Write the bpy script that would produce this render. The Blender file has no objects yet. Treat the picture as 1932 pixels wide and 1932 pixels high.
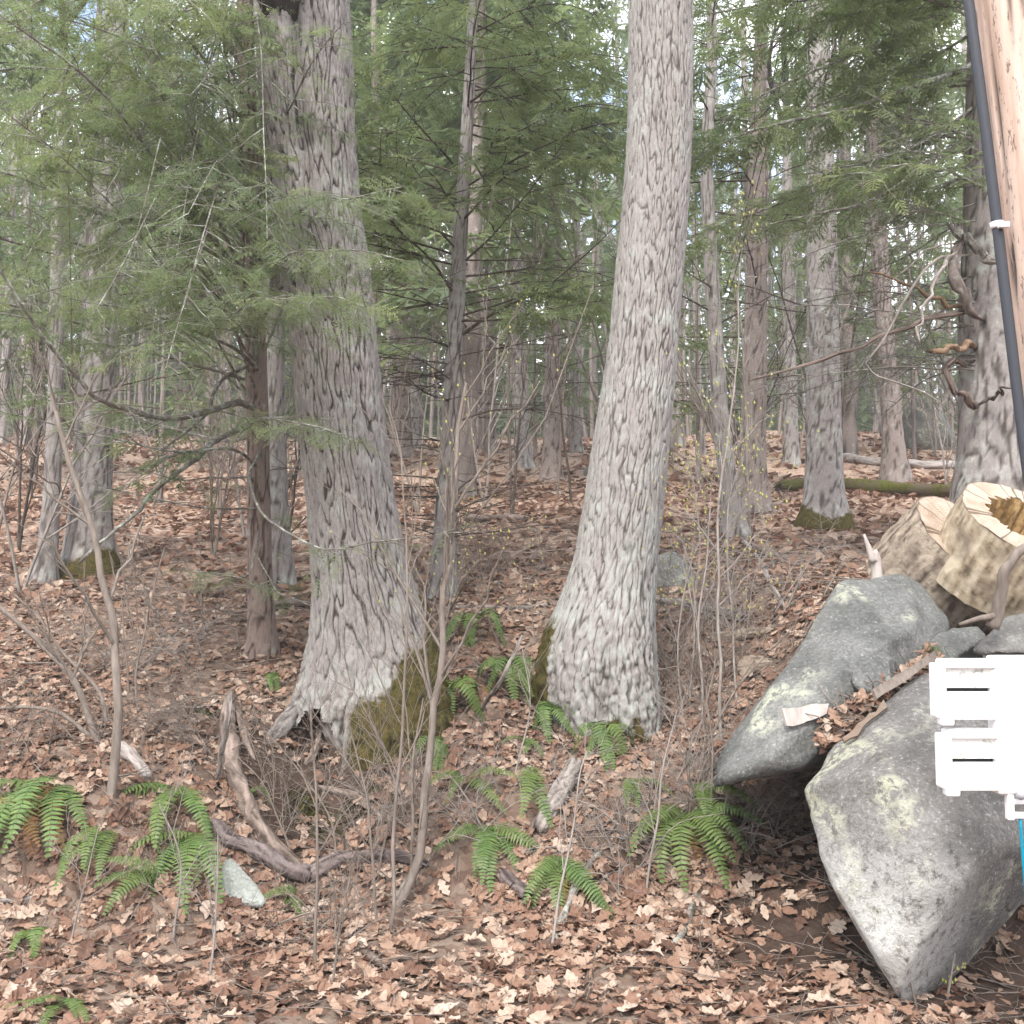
import bpy, bmesh, math
import numpy as np
from mathutils import Vector, Matrix

# ------------------------------------------------------------------ camera, world, sun, exposure
scene = bpy.context.scene
COL = scene.collection
RNG = np.random.default_rng(7)
W0 = 1932.0                     # side of the picture in the units used for sight lines below
FOC = 1937.0
PITCH = math.radians(4.0)
CAM = np.array([0.0, 0.0, 1.6])

cam_data = bpy.data.cameras.new("camera")
cam = bpy.data.objects.new("camera", cam_data)
COL.objects.link(cam)
cam.location = CAM.tolist()
cam.rotation_euler = (math.pi / 2 + PITCH, 0, 0)
cam_data.sensor_width = 36.0
cam_data.sensor_height = 36.0
cam_data.lens = 36.0 * FOC / W0
cam_data.clip_end = 2000.0
scene.camera = cam

SUN_EL, SUN_AZ = math.radians(52), math.radians(200)      # azimuth from +Y, clockwise: behind the camera, to its left
world = bpy.data.worlds.new("World")
scene.world = world
world.use_nodes = True
wn, wl = world.node_tree.nodes, world.node_tree.links
wn.clear()
sky = wn.new("ShaderNodeTexSky")
sky.sky_type = 'NISHITA'
sky.sun_disc = False
sky.sun_elevation = SUN_EL
sky.sun_rotation = SUN_AZ
sky.air_density = 1.0
sky.dust_density = 4.0
cl_tc = wn.new("ShaderNodeTexCoord")
cl_map = wn.new("ShaderNodeMapping"); cl_map.inputs['Scale'].default_value = (1, 1, 2.2)
cl = wn.new("ShaderNodeTexNoise"); cl.inputs['Scale'].default_value = 3.2; cl.inputs['Detail'].default_value = 6
cr = wn.new("ShaderNodeValToRGB")
cr.color_ramp.elements[0].position = 0.36; cr.color_ramp.elements[1].position = 0.50
cmix = wn.new("ShaderNodeMixRGB"); cmix.inputs['Color2'].default_value = (5.6, 5.75, 6.0, 1)
bg = wn.new("ShaderNodeBackground"); bg.inputs['Strength'].default_value = 0.15
wo = wn.new("ShaderNodeOutputWorld")
wl.new(cl_tc.outputs['Generated'], cl_map.inputs['Vector'])
wl.new(cl_map.outputs[0], cl.inputs['Vector'])
wl.new(cl.outputs['Fac'], cr.inputs['Fac'])
wl.new(cr.outputs['Color'], cmix.inputs['Fac'])
wl.new(sky.outputs[0], cmix.inputs['Color1'])
wl.new(cmix.outputs[0], bg.inputs['Color'])
wl.new(bg.outputs[0], wo.inputs['Surface'])

sun_data = bpy.data.lights.new("sun", 'SUN')
sun_data.energy = 1.5
sun_data.angle = math.radians(14)
sun_data.color = (1.0, 0.95, 0.88)
sun = bpy.data.objects.new("sun", sun_data)
COL.objects.link(sun)
sd = Vector((math.sin(SUN_AZ) * math.cos(SUN_EL), math.cos(SUN_AZ) * math.cos(SUN_EL), math.sin(SUN_EL)))
sun.rotation_euler = sd.to_track_quat('Z', 'Y').to_euler()
sun.location = (sd * 60)[:]

scene.view_settings.view_transform = 'Standard'
scene.view_settings.look = 'None'
scene.view_settings.gamma = 1.0
scene.view_settings.exposure = 1.8
scene.render.engine = 'CYCLES'
scene.cycles.adaptive_threshold = 0.03
scene.cycles.max_bounces = 6
scene.cycles.diffuse_bounces = 3
scene.cycles.transparent_max_bounces = 8

HAZE = 0.0024                     # density of the haze volume added to imitate lens veil

# ------------------------------------------------------------------ sight lines
def ray(px, py):
    s, c = math.sin(PITCH), math.cos(PITCH)
    u = (W0 / 2 - py) / FOC
    return np.array([(px - W0 / 2) / FOC, c - u * s, s + u * c])

def P(px, py, d):
    """the point on the sight line of (px, py) that stands d metres up the hill"""
    r = ray(px, py)
    return CAM + r * (d / r[1])

# ------------------------------------------------------------------ noise
_perm = np.random.default_rng(11).permutation(256)
_perm = np.concatenate([_perm, _perm, _perm])
_grad = np.random.default_rng(12).normal(size=(256, 3))
_grad /= np.linalg.norm(_grad, axis=1, keepdims=True)

def gnoise(p):
    p = np.asarray(p, float)
    i = np.floor(p).astype(int)
    f = p - i
    i &= 255
    u = f * f * f * (f * (f * 6 - 15) + 10)
    out = 0
    for dx in (0, 1):
        wx = u[..., 0] if dx else 1 - u[..., 0]
        for dy in (0, 1):
            wy = u[..., 1] if dy else 1 - u[..., 1]
            for dz in (0, 1):
                wz = u[..., 2] if dz else 1 - u[..., 2]
                h = _perm[_perm[_perm[(i[..., 0] + dx) & 255] + ((i[..., 1] + dy) & 255)] + ((i[..., 2] + dz) & 255)]
                g = _grad[h]
                d = f - np.array([dx, dy, dz])
                out = out + wx * wy * wz * (g * d).sum(-1)
    return out * 1.6

def fbm(p, octv=4, lac=2.03, gain=0.5):
    p = np.asarray(p, float)
    a, s, t = 1.0, 0.0, 0.0
    for k in range(octv):
        s = s + a * gnoise(p * lac ** k + 17.3 * k)
        t += a
        a *= gain
    return s / t

def unit(v):
    v = np.asarray(v, float)
    return v / np.maximum(np.linalg.norm(v, axis=-1, keepdims=True), 1e-9)

def sstep(a, b, x):
    t = np.clip((np.asarray(x, float) - a) / (b - a), 0, 1)
    return t * t * (3 - 2 * t)

# ------------------------------------------------------------------ mesh collecting
class MB:
    def __init__(self):
        self.v, self.q, self.t, self.c, self.n = [], [], [], [], 0

    def add(self, v, quads=None, tris=None, col=None):
        v = np.asarray(v, float).reshape(-1, 3)
        if quads is not None and len(quads):
            self.q.append(np.asarray(quads, int).reshape(-1, 4) + self.n)
        if tris is not None and len(tris):
            self.t.append(np.asarray(tris, int).reshape(-1, 3) + self.n)
        c = np.zeros((len(v), 4)); c[:, 3] = 1
        if col is not None:
            col = np.asarray(col, float)
            if col.ndim == 1 and len(col) != len(v):
                col = np.broadcast_to(col, (len(v), len(col)))
            if col.ndim == 1:
                c[:, 0] = col
            else:
                c[:, :col.shape[1]] = col
        self.v.append(v); self.c.append(c); self.n += len(v)
        return self

    def mesh(self, name, mat, smooth=True):
        v = np.concatenate(self.v); c = np.concatenate(self.c)
        q = np.concatenate(self.q) if self.q else np.zeros((0, 4), int)
        t = np.concatenate(self.t) if self.t else np.zeros((0, 3), int)
        me = bpy.data.meshes.new(name)
        me.vertices.add(len(v)); me.vertices.foreach_set('co', v.ravel())
        nl = 4 * len(q) + 3 * len(t)
        me.loops.add(nl)
        me.loops.foreach_set('vertex_index', np.concatenate([q.ravel(), t.ravel()]).astype(np.int32))
        me.polygons.add(len(q) + len(t))
        st = np.concatenate([np.arange(len(q)) * 4, 4 * len(q) + np.arange(len(t)) * 3])
        me.polygons.foreach_set('loop_start', st.astype(np.int32))
        me.polygons.foreach_set('use_smooth', np.full(len(st), smooth))
        a = me.color_attributes.new('col', 'FLOAT_COLOR', 'POINT')
        a.data.foreach_set('color', c.astype(np.float32).ravel())
        me.update(calc_edges=True)
        if mat is not None:
            me.materials.append(mat)
        return me

    def build(self, name, mat, parent=None, smooth=True, at=None):
        """link as one mesh object; vertices are in world space, moved so the origin is the parent's or 'at'"""
        me = self.mesh(name, mat, smooth)
        o = bpy.data.objects.new(name, me)
        COL.objects.link(o)
        org = None
        if parent is not None:
            o.parent = parent
            org = origin_of(parent)
        elif at is not None:
            org = np.asarray(at, float)
            o.location = org.tolist()
        if org is not None:
            me.transform(Matrix.Translation((-org).tolist()))
        return o

def origin_of(o):
    v = np.zeros(3)
    while o is not None:
        v = v + np.array(o.location)
        o = o.parent
    return v

def tag(o, label=None, cat=None, group=None, kind=None):
    if label: o['label'] = label
    if cat: o['category'] = cat
    if group: o['group'] = group
    if kind: o['kind'] = kind
    return o

def thing(name, loc, label, cat, group=None):
    o = bpy.data.objects.new(name, None)
    o.empty_display_size = 0.1
    COL.objects.link(o)
    o.location = [float(x) for x in loc]
    return tag(o, label, cat, group)

# ------------------------------------------------------------------ tubes
def tubes(mb, pts, rad, S=6, col=None, cap=False):
    """many tubes with the same number of rings at once: pts (N,K,3), rad (N,K)"""
    pts = np.asarray(pts, float); rad = np.asarray(rad, float)
    if pts.ndim == 2:
        pts, rad = pts[None], rad[None]
    if cap:
        pts = np.concatenate([pts[:, :1], pts, pts[:, -1:]], 1)
        z = np.full((len(rad), 1), 1e-4)
        rad = np.concatenate([z, rad, z], 1)
    N, K, _ = pts.shape
    T = np.gradient(pts, axis=1)
    if cap:
        T[:, 0] = T[:, 1] = pts[:, 2] - pts[:, 1]
        T[:, -1] = T[:, -2] = pts[:, -2] - pts[:, -3]
    T = unit(T)
    m = unit(pts[:, -1] - pts[:, 0])
    ref = np.where(np.abs(m[:, 2:3]) > 0.75, np.array([[1.0, 0.12, 0]]), np.array([[0, 0.1, 1.0]]))
    U = unit(np.cross(T, ref[:, None, :]))
    V = np.cross(T, U)
    a = np.arange(S) / S * 2 * math.pi
    ring = np.cos(a)[None, None, :, None] * U[:, :, None] + np.sin(a)[None, None, :, None] * V[:, :, None]
    v = pts[:, :, None] + rad[:, :, None, None] * ring
    k, s = np.meshgrid(np.arange(K - 1), np.arange(S), indexing='ij')
    s2 = (s + 1) % S
    q = np.stack([k * S + s, (k + 1) * S + s, (k + 1) * S + s2, k * S + s2], -1).reshape(-1, 4)
    q = (q[None] + (np.arange(N) * K * S)[:, None, None]).reshape(-1, 4)
    c = None
    if col is not None:
        col = np.asarray(col, float)
        c = np.repeat(np.broadcast_to(col, (N, len(col))) if col.ndim == 1 else col, K * S, 0)
    mb.add(v.reshape(-1, 3), q, None, c)

def rough_tube(mb, pts, rad, S=20, seed=0, groove=0.16, flat=0.0, jag=0.35):
    """a gnarled length of wood: grooves along the grain, uneven girth, broken ends"""
    pts = np.asarray(pts, float); rad = np.asarray(rad, float); K = len(pts)
    T = unit(np.gradient(pts, axis=0))
    m = unit(pts[-1] - pts[0])
    ref = np.array([1.0, 0.12, 0]) if abs(m[2]) > 0.75 else np.array([0, 0.1, 1.0])
    U = unit(np.cross(T, ref)); V = np.cross(T, U)
    s = np.concatenate([[0], np.cumsum(np.linalg.norm(np.diff(pts, axis=0), axis=1))])
    th = np.arange(S) / S * 2 * math.pi
    TH, SS = np.meshgrid(th, s)
    tw = TH + SS * 2.5
    rm = float(rad.mean())
    g = fbm(np.stack([np.cos(tw) * 2.6, np.sin(tw) * 2.6, SS / rm * 0.12 + seed], -1), 4, gain=0.65)
    g = g - 0.35 * np.exp(-(gnoise(np.stack([np.cos(tw) * 2.2, np.sin(tw) * 2.2, SS / rm * 0.08 + seed + 40], -1)) / 0.08) ** 2)
    l = gnoise(np.stack([np.cos(TH) * 0.9, np.sin(TH) * 0.9, SS / rm * 0.28 + seed * 3.1], -1))
    RR = rad[:, None] * (1 + groove * 2.0 * g + 0.22 * l)
    rg = np.random.default_rng(int(seed * 7) + 3)
    shift = np.zeros((K, S))
    shift[0] = -rg.uniform(0, jag, S) * rm * 2; shift[-1] = rg.uniform(0, jag, S) * rm * 2
    RR[0] *= 0.72; RR[-1] *= 0.72
    v = pts[:, None] + RR[..., None] * (np.cos(TH)[..., None] * U[:, None] + (1 - flat) * np.sin(TH)[..., None] * V[:, None]) + shift[..., None] * T[:, None]
    k, q_ = np.meshgrid(np.arange(K - 1), np.arange(S), indexing='ij'); s2 = (q_ + 1) % S
    q = np.stack([k * S + q_, (k + 1) * S + q_, (k + 1) * S + s2, k * S + s2], -1).reshape(-1, 4)
    col = np.clip(0.5 + 0.9 * g, 0, 1)
    n = K * S
    v = np.concatenate([v.reshape(-1, 3), [pts[0] + T[0] * rm * 0.3, pts[-1] - T[-1] * rm * 0.3]])
    t = [[i, (i + 1) % S, n] for i in range(S)] + [[n - S + (i + 1) % S, n - S + i, n + 1] for i in range(S)]
    mb.add(v, q, t, np.concatenate([col.ravel(), [0.2, 0.2]])[:, None])

def spline(pts, n):
    """Catmull-Rom resample"""
    p = np.asarray(pts, float)
    if len(p) == 2:
        t = np.linspace(0, 1, n)[:, None]
        return p[0] * (1 - t) + p[1] * t
    e = np.concatenate([[2 * p[0] - p[1]], p, [2 * p[-1] - p[-2]]])
    seg = np.linalg.norm(np.diff(p, axis=0), axis=1)
    cum = np.concatenate([[0], np.cumsum(seg)])
    s = np.linspace(0, cum[-1], n)
    i = np.clip(np.searchsorted(cum, s, side='right') - 1, 0, len(p) - 2)
    t = ((s - cum[i]) / np.maximum(seg[i], 1e-9))[:, None]
    a, b, c, d = e[i], e[i + 1], e[i + 2], e[i + 3]
    return 0.5 * (2 * b + (c - a) * t + (2 * a - 5 * b + 4 * c - d) * t ** 2 + (3 * b - a - 3 * c + d) * t ** 3)

def wobble(p, amp, freq, seed):
    p = np.asarray(p, float)
    q = p * freq + seed * 13.7
    return p + amp * np.stack([gnoise(q), gnoise(q + 31.4), gnoise(q + 67.1)], -1)

# ------------------------------------------------------------------ the hillside
_PX = np.array([-2.4, -0.9, 0.9, 1.4, 2.2])
_PY = [
    ([-30, 3.3, 4.3, 4.7, 5.1, 5.5, 7.0, 8.5, 10, 12], [-0.2, -0.02, 0.00, 0.07, 0.54, 0.68, 1.05, 1.40, 1.72, 2.2]),
    ([-30, 3.3, 4.6, 5.15, 5.35, 5.6, 5.85, 6.1, 6.4, 6.9, 7.4, 8.2, 10, 12], [-0.2, -0.06, -0.06, 0.00, 0.14, 0.38, 0.58, 0.64, 0.76, 1.00, 1.17, 1.43, 1.8, 2.25]),
    ([-30, 3.3, 4.6, 5.10, 5.35, 5.6, 5.85, 6.2, 6.6, 7.4, 8.2, 10, 12], [-0.2, -0.06, -0.06, 0.00, 0.18, 0.38, 0.54, 0.62, 0.76, 1.15, 1.43, 1.8, 2.25]),
    ([-30, 3.3, 4.6, 5.0, 5.4, 6.0, 6.6, 7.4, 8.2, 10, 12], [-0.2, -0.05, -0.02, 0.10, 0.40, 0.75, 1.0, 1.24, 1.46, 1.85, 2.28]),
    ([-30, 3.3, 4.7, 5.1, 5.5, 5.9, 7.0, 8.5, 10, 12], [-0.2, -0.04, 0.0, 0.35, 1.02, 1.32, 1.48, 1.65, 1.9, 2.3]),
]
_FAR = ([12, 19, 30, 40, 50, 70, 110, 180, 400, 2000], [0, 1.30, 3.45, 5.1, 6.2, 9.8, 18.0, 26.0, 30.0, 30.0])

def _smooth_interp(x, xs, ys):
    g = np.linspace(-0.09, 0.09, 5)
    return np.mean([np.interp(x + d, xs, ys) for d in g], axis=0)

def height(x, y):
    x = np.asarray(x, float); y = np.asarray(y, float)
    z = [_smooth_interp(y, a, b) for a, b in _PY]
    out = z[0] + 0 * x
    for i in range(4):
        t = sstep(_PX[i], _PX[i + 1], x)
        out = out + t * (z[i + 1] - z[i])
    out = out + np.interp(y, *_FAR)
    p = np.stack([x, y, 0 * x], -1)
    near = sstep(2.0, 4.0, y) * np.interp(y, [0, 10, 60, 200], [0.6, 1.0, 3.0, 1.0])
    out = out + near * (0.06 * fbm(p * 0.9, 3) + 0.02 * gnoise(p * 3.1) + 0.010 * gnoise(p * 8.0))
    bank = np.exp(-((y - 5.5) / 0.55) ** 2) * sstep(1.6, 1.2, x)
    out = out + bank * (0.07 * gnoise(p * 2.3 + 7) + 0.045 * gnoise(p * 5.5 + 2))
    out = out + 0.9 * sstep(14, 40, y) * gnoise(p * 0.07)
    # the hollow under the big tree's roots, the scooped soil below the boulders
    for hx, hy, dep, sx, sy in ((-1.18, 6.32, 0.16, 0.22, 0.28), (-1.08, 5.80, 0.20, 0.42, 0.26), (2.35, 4.6, 0.14, 0.5, 0.45)):
        out = out - dep * np.exp(-((x - hx) / sx) ** 2 - ((y - hy) / sy) ** 2)
    pit = out - 1.0 * np.exp(-((x - 1.42 - 0.35 * (y - 5.3)) / 0.33) ** 4 - ((y - 5.45) / 0.62) ** 4)
    out = np.where(pit < out, np.maximum(pit, np.minimum(out, 0.08 + 0.17 * (y - 4.9))), out)
    return out

def hgt(x, y):
    return float(height(np.array([x]), np.array([y]))[0])

def G(px, py, dmin=2.5, dmax=80):
    """where the sight line of (px, py) meets the hillside"""
    r = ray(px, py)
    d = np.concatenate([np.arange(dmin, 14, 0.02), np.arange(14, dmax, 0.1)])
    pts = CAM + r[None] * (d / r[1])[:, None]
    below = pts[:, 2] < height(pts[:, 0], pts[:, 1])
    k = int(np.argmax(below)) if below.any() else len(d) - 1
    return pts[k]

def ground_normal(x, y, e=0.03):
    dx = (height(x + e, y) - height(x - e, y)) / (2 * e)
    dy = (height(x, y + e) - height(x, y - e)) / (2 * e)
    return unit(np.stack([-dx, -dy, np.ones_like(dx)], -1))

# ------------------------------------------------------------------ materials
class NT:
    def __init__(self, name, rough=0.85, spec=0.25):
        self.m = bpy.data.materials.new(name); self.m.use_nodes = True
        self.n, self.l = self.m.node_tree.nodes, self.m.node_tree.links
        self.b = self.n['Principled BSDF']
        self.b.inputs['Roughness'].default_value = rough
        self.b.inputs['Specular IOR Level'].default_value = spec
        self.tc = None
    def coord(self, scale=(1, 1, 1), kind='Object'):
        if self.tc is None: self.tc = self.n.new("ShaderNodeTexCoord")
        mp = self.n.new("ShaderNodeMapping"); mp.inputs['Scale'].default_value = scale
        self.l.new(self.tc.outputs[kind], mp.inputs['Vector'])
        return mp.outputs[0]
    def noise(self, scale, detail=4, rough=0.55, vec=None, dist=0.0):
        t = self.n.new("ShaderNodeTexNoise")
        t.inputs['Scale'].default_value = scale; t.inputs['Detail'].default_value = detail
        t.inputs['Roughness'].default_value = rough; t.inputs['Distortion'].default_value = dist
        self.l.new(vec if vec is not None else self.coord(), t.inputs['Vector'])
        return t.outputs['Fac']
    def voro(self, scale, vec=None, feature='F1', out='Distance'):
        t = self.n.new("ShaderNodeTexVoronoi"); t.feature = feature
        t.inputs['Scale'].default_value = scale
        self.l.new(vec if vec is not None else self.coord(), t.inputs['Vector'])
        return t.outputs[out]
    def ramp(self, fac, stops):
        r = self.n.new("ShaderNodeValToRGB")
        el = r.color_ramp.elements
        while len(el) < len(stops): el.new(0.5)
        for e, (p, c) in zip(el, stops):
            e.position = p
            e.color = (c, c, c, 1) if np.isscalar(c) else (*c, 1)
        self.l.new(fac, r.inputs['Fac'])
        return r.outputs['Color']
    def mix(self, fac, a, b, mode='MIX'):
        m = self.n.new("ShaderNodeMixRGB"); m.blend_type = mode
        for i, s in (('Fac', fac), ('Color1', a), ('Color2', b)):
            if hasattr(s, 'is_linked'): self.l.new(s, m.inputs[i])
            elif np.isscalar(s): m.inputs[i].default_value = s if i == 'Fac' else (s, s, s, 1)
            else: m.inputs[i].default_value = (*s, 1)
        return m.outputs[0]
    def math(self, op, a, b=0.0):
        m = self.n.new("ShaderNodeMath"); m.operation = op
        for i, s in enumerate((a, b)):
            if hasattr(s, 'is_linked'): self.l.new(s, m.inputs[i])
            else: m.inputs[i].default_value = s
        return m.outputs[0]
    def attr(self, chan='Red'):
        a = self.n.new("ShaderNodeAttribute"); a.attribute_name = 'col'
        s = self.n.new("ShaderNodeSeparateColor")
        self.l.new(a.outputs['Color'], s.inputs[0])
        return s.outputs[chan]
    def rand(self):
        return self.n.new("ShaderNodeObjectInfo").outputs['Random']
    def color(self, c):
        if hasattr(c, 'is_linked'): self.l.new(c, self.b.inputs['Base Color'])
        else: self.b.inputs['Base Color'].default_value = (*c, 1)
        return self
    def bump(self, h, strength=0.5, dist=0.01):
        b = self.n.new("ShaderNodeBump"); b.inputs['Strength'].default_value = strength
        b.inputs['Distance'].default_value = dist
        self.l.new(h, b.inputs['Height']); self.l.new(b.outputs[0], self.b.inputs['Normal'])
        return self
    def translucent(self, col, fac):
        t = self.n.new("ShaderNodeBsdfTranslucent")
        mx = self.n.new("ShaderNodeMixShader"); mx.inputs[0].default_value = fac
        if hasattr(col, 'is_linked'): self.l.new(col, t.inputs[0])
        else: t.inputs[0].default_value = (*col, 1)
        out = self.n['Material Output']
        self.l.new(self.b.outputs[0], mx.inputs[1]); self.l.new(t.outputs[0], mx.inputs[2])
        self.l.new(mx.outputs[0], out.inputs['Surface'])
        return self

M = {}
def bark_mat(name, furrow, ridge, pale, lichen_amt=0.45, lichen=(0.40, 0.42, 0.38)):
    k = NT(name, 0.92, 0.15)
    fine = k.noise(60, 5, 0.65, k.coord((1, 1, 0.35)))
    big = k.noise(2.2, 4, 0.6)
    c = k.mix(k.ramp(fine, [(0.3, 0), (0.7, 1)]), ridge, pale)
    c = k.mix(k.ramp(k.attr('Red'), [(0.08, 0), (0.60, 1)]), furrow, c)
    c = k.mix(k.math('MULTIPLY', k.attr('Blue'), 0.6), c, lichen)
    li = k.math('MULTIPLY', k.ramp(k.noise(7, 6, 0.7), [(0.62 - 0.3 * lichen_amt, 0), (0.72 - 0.2 * lichen_amt, 1)]),
                k.ramp(big, [(0.38, 0.1), (0.6, 0.9)]))
    li = k.math('MULTIPLY', li, k.ramp(k.attr('Red'), [(0.3, 0.15), (0.8, 1)]))
    c = k.mix(li, c, lichen)
    mossc = k.ramp(k.noise(28, 5, 0.7), [(0.3, (0.020, 0.018, 0.007)), (0.5, (0.070, 0.060, 0.019)), (0.66, (0.105, 0.074, 0.030)), (0.8, (0.105, 0.105, 0.028))])
    mm = k.math('ADD', k.attr('Green'), k.math('MULTIPLY', k.math('SUBTRACT', k.noise(18, 4, 0.7), 0.5), 1.1))
    c = k.mix(k.ramp(mm, [(0.36, 0), (0.62, 1)]), c, mossc)
    k.color(c).bump(k.math('ADD', fine, k.noise(170, 3, 0.6)), 0.7, 0.006)
    return k.m

M['bark_oak'] = bark_mat('furrowed_bark', (0.052, 0.042, 0.038), (0.195, 0.172, 0.162), (0.31, 0.284, 0.272), 0.45, (0.36, 0.37, 0.34))
M['bark_ash'] = bark_mat('pale_furrowed_bark', (0.080, 0.067, 0.062), (0.225, 0.200, 0.19), (0.34, 0.315, 0.302), 0.55, (0.40, 0.42, 0.39))
M['bark_hem'] = bark_mat('hemlock_bark', (0.07, 0.054, 0.047), (0.18, 0.145, 0.128), (0.26, 0.22, 0.205), 0.25)
M['bark_grey'] = bark_mat('grey_bark', (0.08, 0.068, 0.062), (0.20, 0.178, 0.168), (0.30, 0.27, 0.262), 0.5)
M['bark_red'] = bark_mat('reddish_bark', (0.07, 0.048, 0.040), (0.185, 0.135, 0.115), (0.26, 0.205, 0.18), 0.2)

def wood(name, a, b, sc=(30, 30, 6), rough=0.85, lich=None, grain=False):
    k = NT(name, rough, 0.2)
    f = k.noise(1.0, 5, 0.6, k.coord(sc))
    c = k.mix(k.ramp(f, [(0.3, 0), (0.7, 1)]), a, b)
    if grain:
        c = k.mix(k.ramp(k.math('ADD', k.math('MULTIPLY', k.attr('Red'), 0.7), k.math('MULTIPLY', f, 0.3)), [(0.3, 0), (0.62, 1)]), a, b)
        c = k.mix(k.ramp(k.noise(3.5, 4, 0.6), [(0.45, 0), (0.75, 0.55)]), c, tuple(0.5 * x for x in a))
    if lich:
        c = k.mix(k.ramp(k.noise(14, 5, 0.7), [(0.5, 0), (0.6, 0.8)]), c, lich)
    k.color(c).bump(f, 0.9 if grain else 0.5, 0.010 if grain else 0.004)
    return k.m
M['twig_dark'] = wood('dark_twig_bark', (0.045, 0.034, 0.028), (0.11, 0.088, 0.076))
M['twig_lichen'] = wood('lichened_branch_bark', (0.10, 0.088, 0.075), (0.20, 0.18, 0.16), lich=(0.36, 0.38, 0.33))
M['twig_brown'] = wood('brown_twig_bark', (0.125, 0.100, 0.084), (0.25, 0.21, 0.182))
M['twig_grey'] = wood('grey_twig_bark', (0.17, 0.145, 0.128), (0.33, 0.295, 0.27))
M['twig_pale'] = wood('bleached_wood', (0.33, 0.28, 0.255), (0.52, 0.47, 0.44))
M['root'] = wood('weathered_root_wood', (0.085, 0.062, 0.050), (0.30, 0.235, 0.20), (60, 60, 60), grain=True)
M['driftwood'] = wood('purplish_rotten_wood', (0.055, 0.040, 0.038), (0.23, 0.185, 0.175), (60, 60, 60), grain=True)
M['log_grey'] = wood('weathered_grey_wood', (0.12, 0.10, 0.09), (0.36, 0.32, 0.29), (60, 60, 60), grain=True)
M['log_silver'] = wood('silvery_bare_wood', (0.26, 0.22, 0.20), (0.50, 0.45, 0.42), (60, 60, 60), grain=True)
M['log_brown'] = wood('brown_fallen_wood', (0.075, 0.055, 0.045), (0.22, 0.17, 0.145), (60, 60, 60), grain=True)
M['log_lichen'] = wood('lichened_fallen_wood', (0.10, 0.085, 0.07), (0.26, 0.23, 0.205), (60, 60, 60), grain=True, lich=(0.36, 0.38, 0.33))
M['stick_shell'] = wood('split_orange_wood', (0.12, 0.075, 0.048), (0.29, 0.195, 0.13))

k = NT('hemlock_needles', 0.55, 0.3)
t = k.attr('Red')
c = k.ramp(t, [(0.0, (0.060, 0.092, 0.055)), (0.45, (0.130, 0.172, 0.105)), (0.8, (0.195, 0.235, 0.118)), (1.0, (0.26, 0.29, 0.125))])
k.color(c).translucent(k.mix(0.5, c, (0.28, 0.36, 0.14)), 0.52)
M['needles'] = k.m

k = NT('fern_leaf', 0.5, 0.35)
c = k.ramp(k.attr('Red'), [(0.0, (0.060, 0.110, 0.034)), (0.6, (0.115, 0.190, 0.056)), (1.0, (0.19, 0.25, 0.075))])
c = k.mix(k.math('MULTIPLY', k.rand(), 0.45), c, (0.14, 0.165, 0.04))
k.color(c).translucent(c, 0.25)
M['fern'] = k.m
k = NT('withered_fern_leaf', 0.8, 0.2)
k.color(k.ramp(k.rand(), [(0.0, (0.20, 0.15, 0.05)), (1.0, (0.19, 0.10, 0.05))]))
M['fern_dead'] = k.m

LEAF_STOPS = [(0.0, (0.095, 0.055, 0.042)), (0.25, (0.215, 0.120, 0.084)), (0.5, (0.325, 0.208, 0.148)), (0.75, (0.44, 0.325, 0.25)), (1.0, (0.52, 0.42, 0.345))]
for nm, src in (('leaf_litter', 'attr'), ('leaf', 'rand')):
    k = NT('dry_oak_' + nm, 0.75, 0.25)
    base = k.ramp(k.attr('Red') if src == 'attr' else k.rand(), LEAF_STOPS)
    c = k.mix(k.ramp(k.noise(30, 3), [(0.35, 0), (0.75, 0.45)]), base, (0.16, 0.09, 0.06))
    k.color(c).translucent(c, 0.12)
    M[nm] = k.m

k = NT('forest_soil', 0.95, 0.1)
soil = k.ramp(k.noise(9, 6, 0.7), [(0.3, (0.040, 0.028, 0.022)), (0.7, (0.095, 0.064, 0.05))])
v = k.voro(24, k.coord(), 'F1', 'Color')
sep = k.n.new("ShaderNodeSeparateColor"); k.l.new(v, sep.inputs[0])
far = k.ramp(sep.outputs[0], [(0, (0.18, 0.11, 0.085)), (0.5, (0.34, 0.235, 0.18)), (1, (0.52, 0.405, 0.32))])
k.color(k.mix(k.attr('Red'), soil, far)).bump(k.noise(40, 5, 0.7), 0.8, 0.02)
M['soil'] = k.m

def rock_mat(name, dark, mid, light, lich, lich2, lp=0.56, wear=0.5):
    k = NT(name, 0.9, 0.2)
    n1 = k.noise(3.0, 7, 0.65)
    c = k.ramp(n1, [(0.3, dark), (0.5, mid), (0.72, light)])
    sp = k.noise(60, 4, 0.7)
    c = k.mix(k.ramp(sp, [(0.35, 0.55), (0.55, 0)]), c, dark)
    c = k.mix(k.math('MULTIPLY', k.ramp(sp, [(0.60, 0), (0.66, 1)]), 0.5), c, lich2)
    L1 = k.math('MULTIPLY', k.ramp(k.noise(3.4, 2, 0.5, k.coord((1, 1, 1))), [(lp - 0.04, 0), (lp + 0.06, 1)]), k.ramp(k.noise(24, 5, 0.75, None, 0.4), [(0.46, 0), (0.54, 1)]))
    c = k.mix(L1, c, lich)
    # worn pale crust low on the stone
    L2 = k.math('MULTIPLY', k.attr('Green'), k.ramp(k.noise(20, 6, 0.75), [(0.36, 0), (0.50, 1)]))
    c = k.mix(L2, c, lich2)
    k.color(c).bump(k.math('ADD', k.math('MULTIPLY', n1, 1.2), k.math('MULTIPLY', k.noise(45, 6, 0.7), 0.6)), 1.0, 0.03)
    return k.m
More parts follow.
